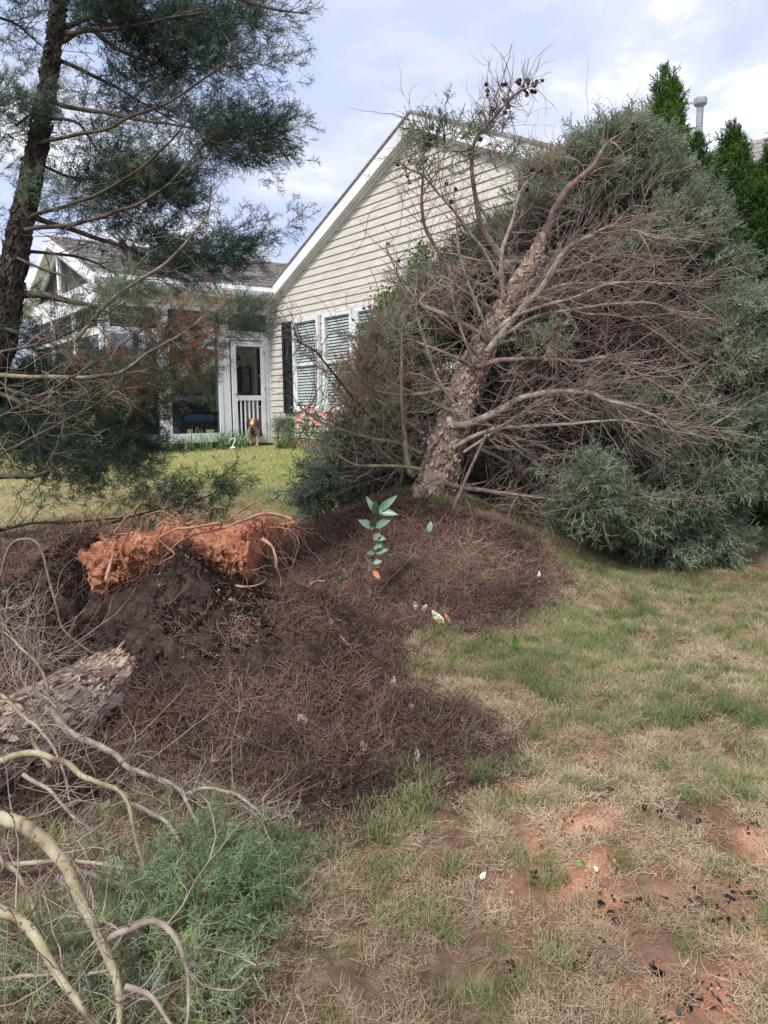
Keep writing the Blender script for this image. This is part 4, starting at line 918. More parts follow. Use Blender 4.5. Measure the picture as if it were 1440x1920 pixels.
i = np.arange(len(cc)-1)[:, None]*sides; j = np.arange(sides)[None, :]; Fc = np.stack([i+j, i+sides+j, i+sides+(j+1) % sides, i+(j+1) % sides], -1).reshape(-1, 4)
clay = mesh_obj('clay_lump', V, Fc, M['clay'], ft, True)
idx = g.choice(len(V), 2200); fr_ = d[idx][:, 1] < .45; idx = idx[fr_]
M['clayclod'] = leafy('clay_clod', [(0, (.20, .072, .04)), (.5, (.42, .175, .10)), (1, (.56, .30, .19))], 0., .95)
scatter('clay_clods', CLODS, V[idx]+d[idx]*.004, g.random((len(idx), 3))*6, .003+.013*g.random(len(idx))**3, .1+.6*g.random(len(idx)), M['clayclod'], ft)
cr = []
for (u_, v_, su, sv, n_) in ((855,1012,26,6,90),(315,1400,14,16,40),(312,1425,10,10,20),(250,1095,30,14,30),(430,1125,30,10,25),(580,1558,6,4,4),(900,1020,30,8,40)):
    for _ in range(n_):
        d_ = ray(u_+g.normal(0, su), v_+g.normal(0, sv)); yy = np.linspace(2.2, 8, 500); zg = gz(yy*d_[0], yy)+plate_h(yy*d_[0], yy); i_ = int(np.argmax(zg > HC+d_[2]*yy))
        if i_: cr.append((d_[0]*yy[i_], yy[i_], zg[i_]+.01))
cr = np.array(cr)
tag(scatter('clay_crumbs', CLODS, cr, g.random((len(cr), 3))*6, .003+.008*g.random(len(cr))**2, .1+.6*g.random(len(cr)), M['clayclod']), 'orange clay crumbs spilled over the brown litter of both mounds', 'clay crumbs', kind='stuff')
# roots: thick ones one by one, the hair as one mass
RT = [([(410,978),(300,1005),(330,1040),(290,1060)], .006, 4.15), ([(545,975),(500,962),(430,985),(350,1010),(290,1062)], .009, 4.2), ([(430,972),(470,950),(505,926)], .005, 4.3), ([(180,975),(200,945),(222,935)], .005, 4.2),
      ([(150,1000),(160,960),(180,940)], .004, 4.2), ([(215,1000),(240,970),(262,940),(268,925)], .006, 4.2), ([(290,990),(305,975),(320,980),(340,985)], .005, 4.2), ([(350,985),(368,975),(372,955)], .005, 4.2),
      ([(200,1085),(205,1060),(212,1035)], .013, 4.12), ([(235,1065),(225,1035),(240,1005),(250,985)], .006, 4.15), ([(505,1018),(515,1050),(525,1080),(518,1120)], .007, 4.35), ([(490,1010),(508,1022),(520,1055)], .012, 4.33),
      ([(445,1095),(480,1098),(500,1085)], .006, 4.1), ([(545,1125),(570,1105),(590,1090),(610,1086)], .009, 4.55), ([(636,1195),(660,1215),(690,1240),(730,1260)], .005, 3.95), ([(240,1003),(210,1000),(190,960),(215,930)], .004, 4.25),
      ([(260,1000),(270,965),(300,955),(330,968)], .004, 4.25), ([(300,1000),(330,960),(345,975)], .004, 4.25), ([(460,1000),(520,990),(560,1010),(550,1060)], .004, 4.4), ([(600,1140),(560,1090),(520,1040)], .003, 4.45)]
for i_, (pts, r__, Y_) in enumerate(RT):
    P = wig(pxpath(pts, Y_, Y_-.04), .012, 9); tubes_obj('root', [(P, taper(len(P), r__, .0015))], M['rootpale' if i_ in (8, 11, 13) else 'root'], ft, 6, rn=.08)
hair = []
for _ in range(420):
    v0 = V[idx[g.integers(len(idx))]]; d_ = g.normal(0, 1, 3)*np.array([1, .5, .7]); 
    if v0[0] > -.85: d_ += np.array([.5, 0, -.8])
    d_ /= np.linalg.norm(d_); q = [v0+np.array([0, -.01, 0])]; l_ = .08+.25*g.random()**2
    for _s in range(7): d_ = d_+g.normal(0, .35, 3)+np.array([0, -.05, -.12]); d_ /= np.linalg.norm(d_); q.append(q[-1]+d_*l_/7)
    hair.append((np.array(q), np.linspace(.0018, .0008, 8)))
for _ in range(130):     # hair standing up along the torn top edge
    u = g.random()*.85; c = cc[int(u*(len(cc)-1))]+EZ*rz[int(u*(len(cc)-1))]*.9
    d_ = np.array([g.normal(.25, .6), g.normal(0, .3), .8]); d_ /= np.linalg.norm(d_); q = [c]; l_ = .08+.22*g.random()
    for _s in range(7): d_ = d_+g.normal(0, .4, 3); d_ /= np.linalg.norm(d_); q.append(q[-1]+d_*l_/7)
    hair.append((np.array(q), np.linspace(.0026, .0009, 8)))
tubes_obj('root_hair', hair, M['root'], ft, 3, 'stuff')
# its branches in the foreground
FBR = [
 ([(-60,1525),(0,1535),(60,1555),(120,1620),(160,1700),(195,1790),(215,1850),(222,1930),(215,2010)], 29, 2.1, 1.62, 'branchgreen'),
 ([(-80,1660),(0,1700),(60,1750),(120,1840),(190,1930),(230,1990)], 24, 1.95, 1.58, 'branchgreen'),
 ([(-30,1440),(0,1425),(40,1413),(80,1412),(120,1432),(150,1455),(200,1470),(225,1490),(245,1540),(262,1600),(275,1655)], 13, 2.75, 2.35, 'branchgreen'),
 ([(240,1512),(275,1520),(310,1540),(335,1570),(345,1600),(340,1645)], 8, 2.6, 2.3, 'branch'),
 ([(90,1330),(125,1365),(160,1385),(220,1415),(250,1440),(300,1460),(340,1480),(355,1510),(372,1545),(385,1595)], 12, 3.0, 2.4, 'branch'),
 ([(200,1762),(235,1740),(280,1735),(320,1755),(350,1800),(362,1850),(355,1920)], 11, 1.75, 1.62, 'branch'),
 ([(-20,1620),(60,1617),(150,1615),(220,1625),(275,1640)], 8, 2.3, 2.3, 'branchgreen'),
 ([(150,1625),(200,1650),(250,1668),(290,1690)], 8, 2.25, 2.2, 'branchgreen'),
 ([(350,1485),(400,1477),(450,1495),(485,1520),(505,1550)], 5, 2.7, 2.4, 'branch'),
 ([(235,1845),(280,1870),(330,1930)], 9, 1.68, 1.6, 'branch'),
 ([(-20,1835),(60,1830),(140,1825),(210,1815)], 5, 1.85, 1.8, 'branchgreen'),
 ([(0,1320),(60,1300),(110,1330)], 7, 3.1, 2.95, 'branchgreen'),
 ([(95,1440),(60,1380),(90,1330),(85,1270),(40,1215),(0,1180)], 6, 2.95, 3.05, 'branchgreen'),
 ([(-10,1290),(40,1340),(85,1380),(120,1450),(125,1500)], 5, 2.85, 2.7, 'branchgreen'),
 ([(45,1450),(90,1485),(140,1530),(170,1560)], 6, 2.6, 2.5, 'branch'),
 ([(-10,1600),(30,1640),(60,1700),(80,1760)], 5, 2.1, 2.0, 'branchgreen'),
]
fbr = []
for pts, w, Ya, Yb, mn in FBR:
    P = wig(pxpath(pts, Ya, Yb, 8), .010, 9.); P[:, 2] = np.maximum(P[:, 2], gz(P[:, 0], P[:, 1], False)+.02)
    tubes_obj('branch', [(P, taper(len(P), w*.5*Ya/F*.95, .003)*(1+.06*np.sin(np.arange(len(P))*2.4)))], M[mn], ft, 12, rn=.05); fbr.append(P)
for P, w in ((fbr[0], 29), (fbr[1], 24)):
    flakes('bark_flakes', P, taper(len(P), w*.5*2.0/F*.95, .003), 70, .002, .006, M['twig'], ft, int(w*7), lift=-.0038, ell=.32, tilt=.35, skew=.4, face=fc)
tw = sprout(fbr[2:], 190, .12, .45, .0022, (-.1, 0, .1), .5, 51, 2, .5, .0, .1)+sprout(fbr[:2], 30, .15, .45, .0026, (-.1, 0, .1), .5, 52, 2, .3, .0, .1)
tw += sprout([pxpath([(-10,1150),(60,1250),(60,1400)], 3.2, 3.0), pxpath([(-10,1120),(40,1200),(130,1290)], 3.4, 3.2)], 70, .2, .6, .0025, (.1, -.1, .1), .6, 53, 2, .3, 0, .1)
tubes_obj('twigs', [q for q in tw[::2]], M['branch'], ft, 4, 'stuff'); tubes_obj('twigs', [q for q in tw[1::2]], M['twig'], ft, 4, 'stuff')
FF = [(300,1660,90,60,2.2,.13,.45,1),(400,1640,100,60,2.25,.13,.45,1.2),(430,1720,80,70,2.1,.13,.35,1.2),(330,1740,90,60,2.05,.12,.5,1.2),(250,1700,60,50,2.1,.1,.6,1),(500,1590,55,50,2.45,.1,.45,1.1),(470,1640,60,50,2.3,.1,.35,1.1),
      (385,1830,66,56,1.9,.1,.7,1.2),(340,1885,80,46,1.82,.08,.85,1.3),(410,1905,56,36,1.83,.08,.85,1.1),(250,1850,50,60,1.95,.08,.45,.9),(60,1885,90,45,1.88,.08,.6,1.2),(120,1840,60,30,1.97,.08,.45,.6),(20,1830,50,40,1.97,.08,.5,.7),(160,1900,60,40,1.88,.06,.85,.9),(180,1740,40,40,2.05,.08,.86,.6)]
P_, r_, s_, t_ = clumps(FF, 2300, lambda P, c: np.array([.7, -.1, .35])+0*P, (.42, .8), (.3, .35), seed=9, inset=14, jit=.6)
P_[:, 2] = np.maximum(P_[:, 2], gz(P_[:, 0], P_[:, 1], False)+.015)
scatter('crown', SPR_N, P_, r_, s_, t_, M['fol_n'], ft)
# ------------------------------------------------------------------ ground cover
def nrm(f, x, y, e=.03):
    dx = (f(x+e, y)-f(x-e, y))/(2*e); dy = (f(x, y+e)-f(x, y-e))/(2*e); return np.stack([-dx, -dy, np.ones_like(dx)], -1)
def ground_pts(n, y0, y1, wid=.62, seed=0, power=1.0):
    g = np.random.default_rng(seed); y = np.sqrt(g.random(n)*(y1*y1-y0*y0)+y0*y0) if power == 1 else y0+(y1-y0)*g.random(n)**power
    x = (g.random(n)*2-1)*(wid*y+.25); return x, y
gzc = lambda x, y: gz(x, y, False)+np.where((x > -2.9) & (x < .3) & (y > 2.9) & (y < 4.9), plate_h(x, y), 0)
def gzs(x, y):  # real surface of ground or plate
    return gz(x, y)+np.where((x > -2.95) & (x < .35) & (y > 2.9) & (y < 4.95), plate_h(x, y)*(1+.10*fbm2(x, y, 2.6, 3)), 0)
LT = [tangle(30, .085, .022, .0028, .065, s, curl=.45) for s in range(4)]+[tangle(40, .080, .018, .0034, .035, s+7, curl=.3) for s in range(2)]+[tangle(16, .09, .03, .0048, .10, s+9, curl=.35) for s in range(2)]
def litter(name, n, y0, y1, seed, scl=(.8, 1.2), wid=.62):
    x, y = ground_pts(n, y0, y1, wid, seed); z = gzs(x, y); mk = litter_mask(x, y, z, 26)
    g = np.random.default_rng(seed+100)
    ph = plate_h(x, y); crust = (ph > .18) & (fbm2(x, y, 2.0, 3, z=3) > -.05) & (x < -.55)
    thin = in_poly(*proj(np.stack([x, y, z], -1)), [(-500,1450),(330,1440),(560,1560),(560,2000),(-500,2000)])
    edge = g.random(n) < np.where(mk > .5, np.where(crust, .12, 1.), np.where(thin, .55, .10*(x < .9)*(y > 3.0)*(fbm2(x, y, 1.1, 3) > -.1)))
    k = edge; nv = nrm(gzc, x, y, .06)
    tint = .36+.36*fbm2(x, y, 2.2, 4, z=2)+.5*(g.random(n)-.5)+.20*(mk < .5)-.22*(ph > .1)*(y > 3.5)
    k &= ~((ph > .1) & (y > 4.55))
    return scatter(name, LT, np.stack([x, y, z-.004], -1)[k], rot_from(nv[k]+g.normal(0, .15, (k.sum(), 3))), (scl[0]+(scl[1]-scl[0])*g.random(n))[k], tint[k], M['litter'])
lo = litter('needle_litter', 32000, 2.9, 8.3, 1, (.75, 1.25), .56)
tag(lo, 'brown twiggy cypress needle litter covering the mound and soil plate', 'needle litter', kind='stuff')
lo2 = litter('needle_litter', 7000, 1.2, 3.0, 2, (.6, .95))
tag(lo2, 'thin brown needle litter strewn among the nearest dry grass', 'needle litter', kind='stuff')
DRY = [tangle(44, .050, .024, .0021, .045, s+30, curl=.22, flat=.6) for s in range(6)]
GRN = [tuft(26, .035, .070, .0030, s+60, lean=.9) for s in range(6)]
LWN = [tuft(26, .07, .045, .0060, s+90, lean=.9) for s in range(5)]
def gcover(name, protos, n, y0, y1, prob, tintf, mt, scl, seed, label, cat, wid=.60):
    x, y = ground_pts(n, y0, y1, wid, seed); g = np.random.default_rng(seed+7); z = gz(x, y)
    lm = litter_mask(x, y, z, 26); pxx, pyy = proj(np.stack([x, y, z], -1))
    thin = in_poly(pxx, pyy, [(-500,1450),(330,1440),(560,1560),(560,2000),(-500,2000)])
    p = prob(x, y, lm, thin, pxx, pyy); k = (g.random(n) < p) & (plate_h(x, y) < .05)
    inh = (x+2.3)*.8+(y-16.2)*.6 > -.35; k &= ~inh
    o = scatter(name, protos, np.stack([x, y, z-.004], -1)[k], rot_from(nrm(gzc, x, y, .08)[k]+g.normal(0, .12, (k.sum(), 3))), (scl[0]+(scl[1]-scl[0])*g.random(n))[k], tintf(x, y, g)[k], mt)
    return tag(o, label, cat, kind='stuff')
gcover('dry_grass', DRY, 38000, 1.25, 6.5, lambda x, y, lm, th, a, b: np.where(lm > .5, .10*(fbm2(x, y, 2.6, 3, z=1) > .0), np.clip(.62-.22*clay_mask(x, y)+1.3*fbm2(x, y, 8.0, 4)-.1*(y < 2.6), .12, 1))*np.where(th, .45, 1),
       lambda x, y, g: .45+.25*fbm2(x, y, 1.5, 3, z=5)+.5*(g.random(len(x))-.5)+.3*clay_mask(x, y)*(g.random(len(x)) < .3), M['dry'], (.55, 1.05), 11, 'matted dry tan grass over the red soil in the foreground', 'dry grass')
gcover('green_grass', GRN, 40000, 1.25, 7.5, lambda x, y, lm, th, a, b: np.where(lm > .5, .02, np.clip(.52+.6*fbm2(x, y, 2.3, 3, z=6)+.9*fbm2(x, y, 8, 3, z=6)+.10*sst(3, 6, y)-.35*clay_mask(x, y)-.30*(y < 2.7)-.12*(y < 3.4), .03, .95)),
       lambda x, y, g: .45+.3*fbm2(x, y, 2.5, 2, z=8)+.6*(g.random(len(x))-.5), M['green'], (.6, 1.15), 12, 'thin green grass blades coming up through the dry mat', 'grass')
gcover('dry_grass', DRY, 15000, 6.3, 10.5, lambda x, y, lm, th, a, b: np.where(lm > .5, .03, .62), lambda x, y, g: .5+.25*fbm2(x, y, 1.0, 3, z=5)+.4*(g.random(len(x))-.5), M['dry'], (.9, 1.5), 13, 'dry tan grass of the lawn beyond the mound', 'dry grass')
gcover('lawn_grass', LWN, 30000, 7.0, 17.8, lambda x, y, lm, th, a, b: np.where(lm > .5, .03, .85), lambda x, y, g: .42+.30*fbm2(x, y, .45, 3, z=5)+.3*(g.random(len(x))-.5)+.15*sst(8, 14, y), M['lawn'], (.9, 1.6), 14, 'short yellow green lawn grass running up to the house', 'lawn grass', .58)
# rank grass round the mound and tree foot
x, y = ground_pts(9000, 6.2, 10, .6, 15); z = gz(x, y); g = np.random.default_rng(4)
a_, b_ = proj(np.stack([x, y, z], -1)); k = (litter_mask(x, y, z) < .5) & (in_poly(a_, b_, [(400,900),(560,900),(640,950),(540,990),(380,985)]) | in_poly(a_, b_, [(860,960),(1000,950),(1180,1040),(1300,1080),(1100,1110),(1020,1030)]))
tag(scatter('green_grass', GRN, np.stack([x, y, z], -1)[k], rot_from(nrm(gzc, x, y)[k]+g.normal(0, .15, (k.sum(), 3))), .9+.9*g.random(k.sum()), .3+.5*g.random(k.sum()), M['green']), 'longer green grass growing along the back of the needle mound', 'grass', kind='stuff')
# black shredded mulch chips in the lower right
g = np.random.default_rng(21); cx = [(1150,1700,60,40),(1020,1640,40,40),(1100,1820,60,60),(930,1720,30,30),(1350,1850,60,40),(1400,1660,70,60),(1370,1720,70,50),(1300,1700,60,40),(1420,1560,40,40),(1260,1910,60,40),(1310,1880,40,40),(1130,1740,50,15),(960,1820,15,40),(1340,1790,40,12),(1230,1830,30,40),(1280,1380,30,15),(1300,1540,50,30),(1330,1350,60,30),(1290,1560,40,25),(1180,1500,60,40),(1050,1560,80,60),(1190,1690,40,20),(1400,1240,40,30)]
Pc = []
for (a_, b_, rx, ry) in cx:
    for _ in range(int(rx*ry/200)+2):
        u, v = a_+g.normal(0, .5)*rx, b_+g.normal(0, .5)*ry
        d_ = ray(u, v); Yg = 3.
        for _i in range(8): Yg = (HC-float(gz(np.array(d_[0]*Yg), np.array(Yg))))/-d_[2]
        Pc.append((d_[0]*Yg, Yg, float(gz(np.array(d_[0]*Yg), np.array(Yg)))+.008))
FLK = []
for s_ in range(5):
    V_, F_ = flake_mesh(np.random.default_rng(s_+500), 1., 1.5, .1, 6); F2 = [(f[0], f[i], f[i+1]) for f in F_ for i in range(1, len(f)-1)]; FLK.append((V_, np.array(F2)))
Pc = np.array(Pc); CH = FLK
M['chip'] = leafy('black_mulch', [(0, (.008, .008, .009)), (.8, (.022, .022, .026)), (1, (.06, .06, .068))], 0., .85, spec=.15)
tag(scatter('black_mulch', CH, Pc, g.random((len(Pc), 3))*np.array([.8, .8, 6.28]), .004+.011*g.random(len(Pc)), g.random(len(Pc)), M['chip']), 'scattered black mulch chips in the thin grass at lower right', 'mulch', kind='stuff')
gx, gy = ground_pts(16000, 1.3, 4.6, .6, 44); kc = g.random(len(gx)) < clay_mask(gx, gy)*.9; gx, gy = gx[kc], gy[kc]
tag(scatter('clay_grit', CLODS, np.stack([gx, gy, gz(gx, gy)+.002], -1), g.random((len(gx), 3))*6, .002+.008*g.random(len(gx))**3, .2+.8*g.random(len(gx)), M['clayclod']), 'reddish clay grit on the bare patches of the foreground lawn', 'clay grit', kind='stuff')
mx_, my_ = ground_pts(30000, 3.0, 8.0, .5, 45); mz_ = gzs(mx_, my_); km = (litter_mask(mx_, my_, mz_, 15) > .5) & ~((plate_h(mx_, my_) > .1) & (my_ > 4.5)); mx_, my_, mz_ = mx_[km], my_[km], mz_[km]
M['bits'] = leafy('bark_bits', [(0, (.03, .02, .017)), (.6, (.13, .08, .06)), (.9, (.28, .19, .14)), (1, (.46, .36, .27))], 0., .85)
tag(scatter('litter_bits', FLK, np.stack([mx_, my_, mz_+.010], -1), g.random((len(mx_), 3))*np.array([1.2, 1.2, 6.28])-np.array([.6, .6, 0]), .003+.009*g.random(len(mx_))**2, g.random(len(mx_)), M['bits']), 'crumbs of bark and soil lying among the needle litter', 'bark crumbs', kind='stuff')
def ground_at(u, v):
    d_ = ray(u, v); lo_, Yg = .8, 30.
    ys_ = np.linspace(1.2, 20, 1500); zr = HC+d_[2]*ys_; zg = gzs(d_[0]*ys_, ys_); i = np.argmax(zg > zr)
    if i == 0: i = 1499
    return np.array([d_[0]*ys_[i], ys_[i], zg[i]])

# ------------------------------------------------------------------ leaves and small plants
def leaf_mesh(L, w, curl=.15, fold=.25, n=8):
    V, Fc = [], []
    for i in range(n+1):
        t = i/n; ww_ = w*(math.sin(math.pi*min(t*1.02, 1)**.8))**.85*.5+.0004; zc = curl*L*(t*t); 
        V += [(-ww_, t*L, zc+fold*ww_), (0, t*L, zc), (ww_, t*L, zc+fold*ww_)]
    for i in range(n):
        a = i*3; Fc += [(a, a+1, a+4, a+3), (a+1, a+2, a+5, a+4)]
    return np.array(V), Fc
def put_leaf(name, base, tip, w, mt, parent=None, facing=None, curl=.15, fold=.3):
    base, tip = np.asarray(base), np.asarray(tip); d = tip-base; L = np.linalg.norm(d); d /= L
    n = np.array([0, -.6, .8]) if facing is None else np.asarray(facing, float); n = n-d*np.dot(n, d); n /= np.linalg.norm(n); x_ = np.cross(d, n)
    V, Fc = leaf_mesh(L, w, curl, fold); Wd = base+V[:, :1]*x_+V[:, 1:2]*d+V[:, 2:]*n
    return mesh_obj(name, Wd, Fc, mt, parent, True)
M['privet'] = mat('blue_green_leaf', [(.35, (.065, .14, .085)), (.65, (.125, .22, .14))], 14, .4, .2, .002, spec=.5)
M['privet2'] = mat('pale_leaf_underside', [(.35, (.12, .20, .12)), (.65, (.20, .29, .19))], 14, .45, .2, .002)
M['leaforange'] = mat('orange_leaf', (.50, .20, .09), 14, .6, .2)
M['leafcream'] = mat('cream_leaf', [(.3, (.42, .52, .28)), (.5, (.66, .66, .46)), (.75, (.74, .72, .55))], 16, .6, .3, .003)
M['leaftan'] = mat('dead_leaf_brown', [(.35, (.20, .13, .10)), (.65, (.34, .24, .19))], 16, .8, .4, .004)
M['leafgrey'] = mat('dead_leaf_grey', [(.35, (.24, .20, .18)), (.65, (.42, .36, .33))], 16, .8, .4, .004)
M['leafl'] = mat('bright_leaf', [(.3, (.12, .30, .04)), (.7, (.24, .45, .09))], 20, .45, .2, .002)
sb = ground_at(696, 1128); SY = sb[1]
sdl = thing('privet_seedling', tuple(sb), 'slender seedling with paired blue green leaves standing in front of the needle mound', 'seedling')
tubes_obj('stem', [(pxpath([(696,1132),(699,1070),(700,1020),(704,970),(706,940)], SY, SY-.05), np.linspace(.0055, .003, 21))], M['twigdark'], sdl, 6)
for bx, by, tx, ty, w_, mt_, dy in [(707,962,744,928,15,'privet',-.02),(706,964,687,930,12,'privet2',-.02),(705,966,703,940,15,'privet2',-.08),(707,958,746,964,15,'privet',-.05),
        (700,990,672,974,15,'privet2',-.03),(702,990,735,971,14,'privet',-.03),(699,988,699,975,14,'privet2',-.07),(700,1012,712,1000,12,'privet2',-.03),(701,1008,724,1010,13,'privet',-.02),
        (704,1036,728,1030,13,'privet',-.03),(705,1030,720,1012,11,'privet',.01),(702,1036,688,1038,10,'privet',-.04),(699,1055,716,1052,10,'privet2',-.02),(698,1112,688,1105,9,'privet',-.03),(700,1030,714,1020,8,'privet2',-.04)]:
    put_leaf('leaf', at(bx, by, SY-.03), at(tx, ty, SY-.03+dy), w_*SY/F, M[mt_], sdl, (0, -.9, .5), -.08)
for bx, by, tx, ty, w_ in [(700,1070,712,1085,10),(695,992,702,986,7)]: put_leaf('leaf', at(bx, by, SY-.04), at(tx, ty, SY-.05), w_*SY/F, M['leaforange'], sdl, (0, -1, .3))
def leaf_thing(u0, v0, u1, v1, wpx, mt_, label, lift=.02, facing=None, group=None, name='fallen_leaf'):
    p, q = ground_at(u0, v0), ground_at(u1, v1); q = p+(q-p)*1.0; p[2] += lift*.6; q[2] += lift
    o = put_leaf(name, p, q, wpx*p[1]/F, M[mt_], None, facing or (0, -.55, .85), .12, .25); return tag(o, label, 'leaf', group)
leaf_thing(832,1176,810,1156,17,'leafcream','larger cream and green fallen leaf lying just below the seedling mound')
leaf_thing(780,1150,778,1136,10,'leafcream','small cream fallen leaf with a curled tip, left of the larger cream leaf')
leaf_thing(842,1172,834,1158,9,'leaforange','small orange brown leaf tucked against the larger cream leaf')
leaf_thing(792,1153,800,1142,10,'leafcream','yellow green half of the small curled leaf pair beside the cream leaf')
leaf_thing(804,1008,808,994,11,'privet2','single upright pale green leaf on the mound at the end of a thin twig', .05)
tg = tubes_obj('thin_twig', [(np.array([ground_at(u, v)+np.array([0, 0, .03]) for u, v in ((708,1122),(735,1092),(770,1055),(806,1012))]), [.003, .003, .0025, .002])], M['twig'], None, 5)
tag(tg, 'long thin bare twig lying diagonally up the face of the needle mound', 'twig')
tg = tubes_obj('thin_twig', [(np.array([ground_at(872, 1128)+np.array([0, 0, .0]), ground_at(872, 1128)+np.array([.0, 0, .25])]), [.002, .0015])], M['twig'], None, 5)
tag(tg, 'short thin twig sticking straight up from the right face of the mound', 'twig')
DL = [(685,1420,'leafgrey',18,24,'grey curled dead leaf on the dark litter left of a paler one'),(785,1440,'leafgrey',16,28,'pale grey dead leaf standing on edge in the lower litter'),(736,1300,'leafgrey',16,22,'purplish grey leaf at the upper end of the litter tail'),
      (575,1368,'leaftan',26,22,'broad folded brown leaf in the dark litter below the soil plate'),(190,1530,'leafgrey',20,24,'pale grey leaf between the twigs in the lower left'),(125,1672,'leafgrey',16,22,'grey leaf beside the thick foreground branch'),
      (1062,1178,'leafgrey',8,12,'tiny pale leaf at the right foot of the needle mound'),(1010,1090,'leafcream',8,12,'small white flaky leaf on the right edge of the mound'),(620,1180,'leaftan',12,12,'small tan leaf in the hollow between plate and mound'),
      (775,1340,'leaftan',14,10,'flat tan leaf on the tail of litter'),(870,1362,'leaftan',14,9,'light brown leaf near the tip of the litter tail'),(1225,1390,'leaftan',12,10,'tan leaf in the grass at the middle right'),
      (350,1480,'leaftan',16,14,'brown leaf under the long pale twigs'),(500,1470,'leaftan',16,12,'brown leaf below the dark soil plate in thin grass'),(645,1080,'leafgrey',10,7,'little grey leaf near the small green weed'),(560,1560,'leaforange',8,8,'small orange leaf chip right of the green sprays'),
      (900,1660,'leafcream',14,12,'pale cream leaf half hidden in the foreground grass'),(1120,1645,'leafcream',10,10,'small pale leaf in the grass near the red clay')]
for u, v, mt_, w_, l_, lb in DL:
    a_ = random.uniform(-1, 1); leaf_thing(u, v, u+l_*math.sin(a_), v-l_*abs(math.cos(a_))*.8, w_*.7, mt_, lb, .03, (random.uniform(-.4, .4), -.7, .7), name='dead_leaf')
def weed(u, v, leaves, mt_, label, h=.06, name='weed_seedling'):
    b_ = ground_at(u, v); o = thing(name, tuple(b_), label, 'weed'); Y_ = b_[1]
    tubes_obj('stem', [(np.array([b_, b_+EZ*h*.6, b_+EZ*h]), [.002, .0018, .001])], M['leafl'], o, 5)
    for u0, v0, u1, v1, w_ in leaves: put_leaf('leaf', at(u+u0, v+v0, Y_-.01), at(u+u1, v+v1, Y_-.04), w_*Y_/F, M[mt_], o, (0, -.8, .6))
weed(634, 1092, [(0,-2,-6,-12,9),(0,-2,6,-10,8),(2,2,22,-1,8),(0,0,-12,-2,6)], 'leafl', 'bright green two leaved weed on the litter left of the tall seedling')
weed(966, 1222, [(0,-8,-2,-36,12),(0,-4,8,-22,9),(0,0,5,-10,8)], 'leafl', 'upright green weed alone in the grass right of the cream leaves')
weed(764, 1226, [(0,0,-3,-10,6),(0,0,4,-7,6)], 'leafl', 'tiny light green weed in the litter below the cream leaves', .03)
weed(700, 1178, [(0,0,-7,-5,6),(0,0,8,-6,7)], 'privet', 'tiny blue green sprout directly below the tall seedling', .03)
weed(1098, 1625, [(0,-4,-30,-8,6),(0,-2,-14,-16,5)], 'leafl', 'flat green blade weed in the foreground grass near bare clay', .03)
weed(2, 1120, [(0,0,16,-14,16),(0,0,-14,-12,14)], 'leafl', 'broad green leaf poking in at the left edge by the soil plate', .05)
weed(215, 1670, [(0,0,8,-14,14),(0,0,-10,-9,10)], 'leafl', 'light green round leaf under the foreground branches', .05)
# pale straw tufts and long roots on the ground
for u, v, lb in ((395,1440,'bleached straw tuft standing in the dark litter'),(455,1400,'smaller bleached straw tuft right of the first one'),(250,1420,'olive grass tuft behind the fallen trunk')):
    b_ = ground_at(u, v); V, Fc = tuft(46, .02, .11, .0028, u, lean=1.6); tag(mesh_obj('straw_tuft', V+b_, Fc, mat('straw_%s' % {395: 'pale', 455: 'cream', 250: 'olive'}[u], (.48, .36, .26) if u != 250 else (.22, .23, .10), 9, .8, 0)), lb, 'grass tuft')
def arch_plant(name, base, n, h, w, mt_, label, cat, seed, parent=None, group=None, lean=.9):
    V, Fc = tuft(n, .11, h, w, seed, 5, lean); o = mesh_obj(name, V+np.asarray(base), Fc, mt_, None); return tag(o, label, cat, group)
M['iris'] = mat('strap_leaf', [(.3, (.09, .19, .05)), (.7, (.22, .34, .13))], 6, .5, .1)
IR = [((.22, 2.75), 'nearest the left corner post'), ((.2, 2.3), 'below the middle porch post'), ((.28, 1.95), 'under the blue cushioned chair'), ((.25, 1.62), 'in front of the chair legs'), ((.3, 1.3), 'left of the thick door post'), ((.28, 1.02), 'right at the foot of the thick door post'), ((.25, .82), 'beside the screen door')]
for i, ((a, b_), lb) in enumerate(IR):
    q = H((a, b_, 0)); q[2] = float(base_z(q[0], q[1])); arch_plant('daylily_plant', q, 46, .42 if i % 2 else .5, .020, M['iris'], 'green strap leaved plant '+lb, 'plant', i, group='strap leaved plants along the porch')
q = H((.25, 3.2, 0)); q[2] = float(base_z(q[0], q[1])); arch_plant('daylily_plant', q, 40, .35, .02, M['iris'], 'green strap leaved plant half hidden behind the left tree by the corner post', 'plant', 15, group='strap leaved plants along the porch')
q = H((1.0, .35, 0)); q[2] = float(base_z(q[0], q[1])); arch_plant('clump_of_leaves', q, 90, .36, .022, M['iris'], 'low clump of arching green leaves under the pink flowers', 'plant', 16, lean=1.4)
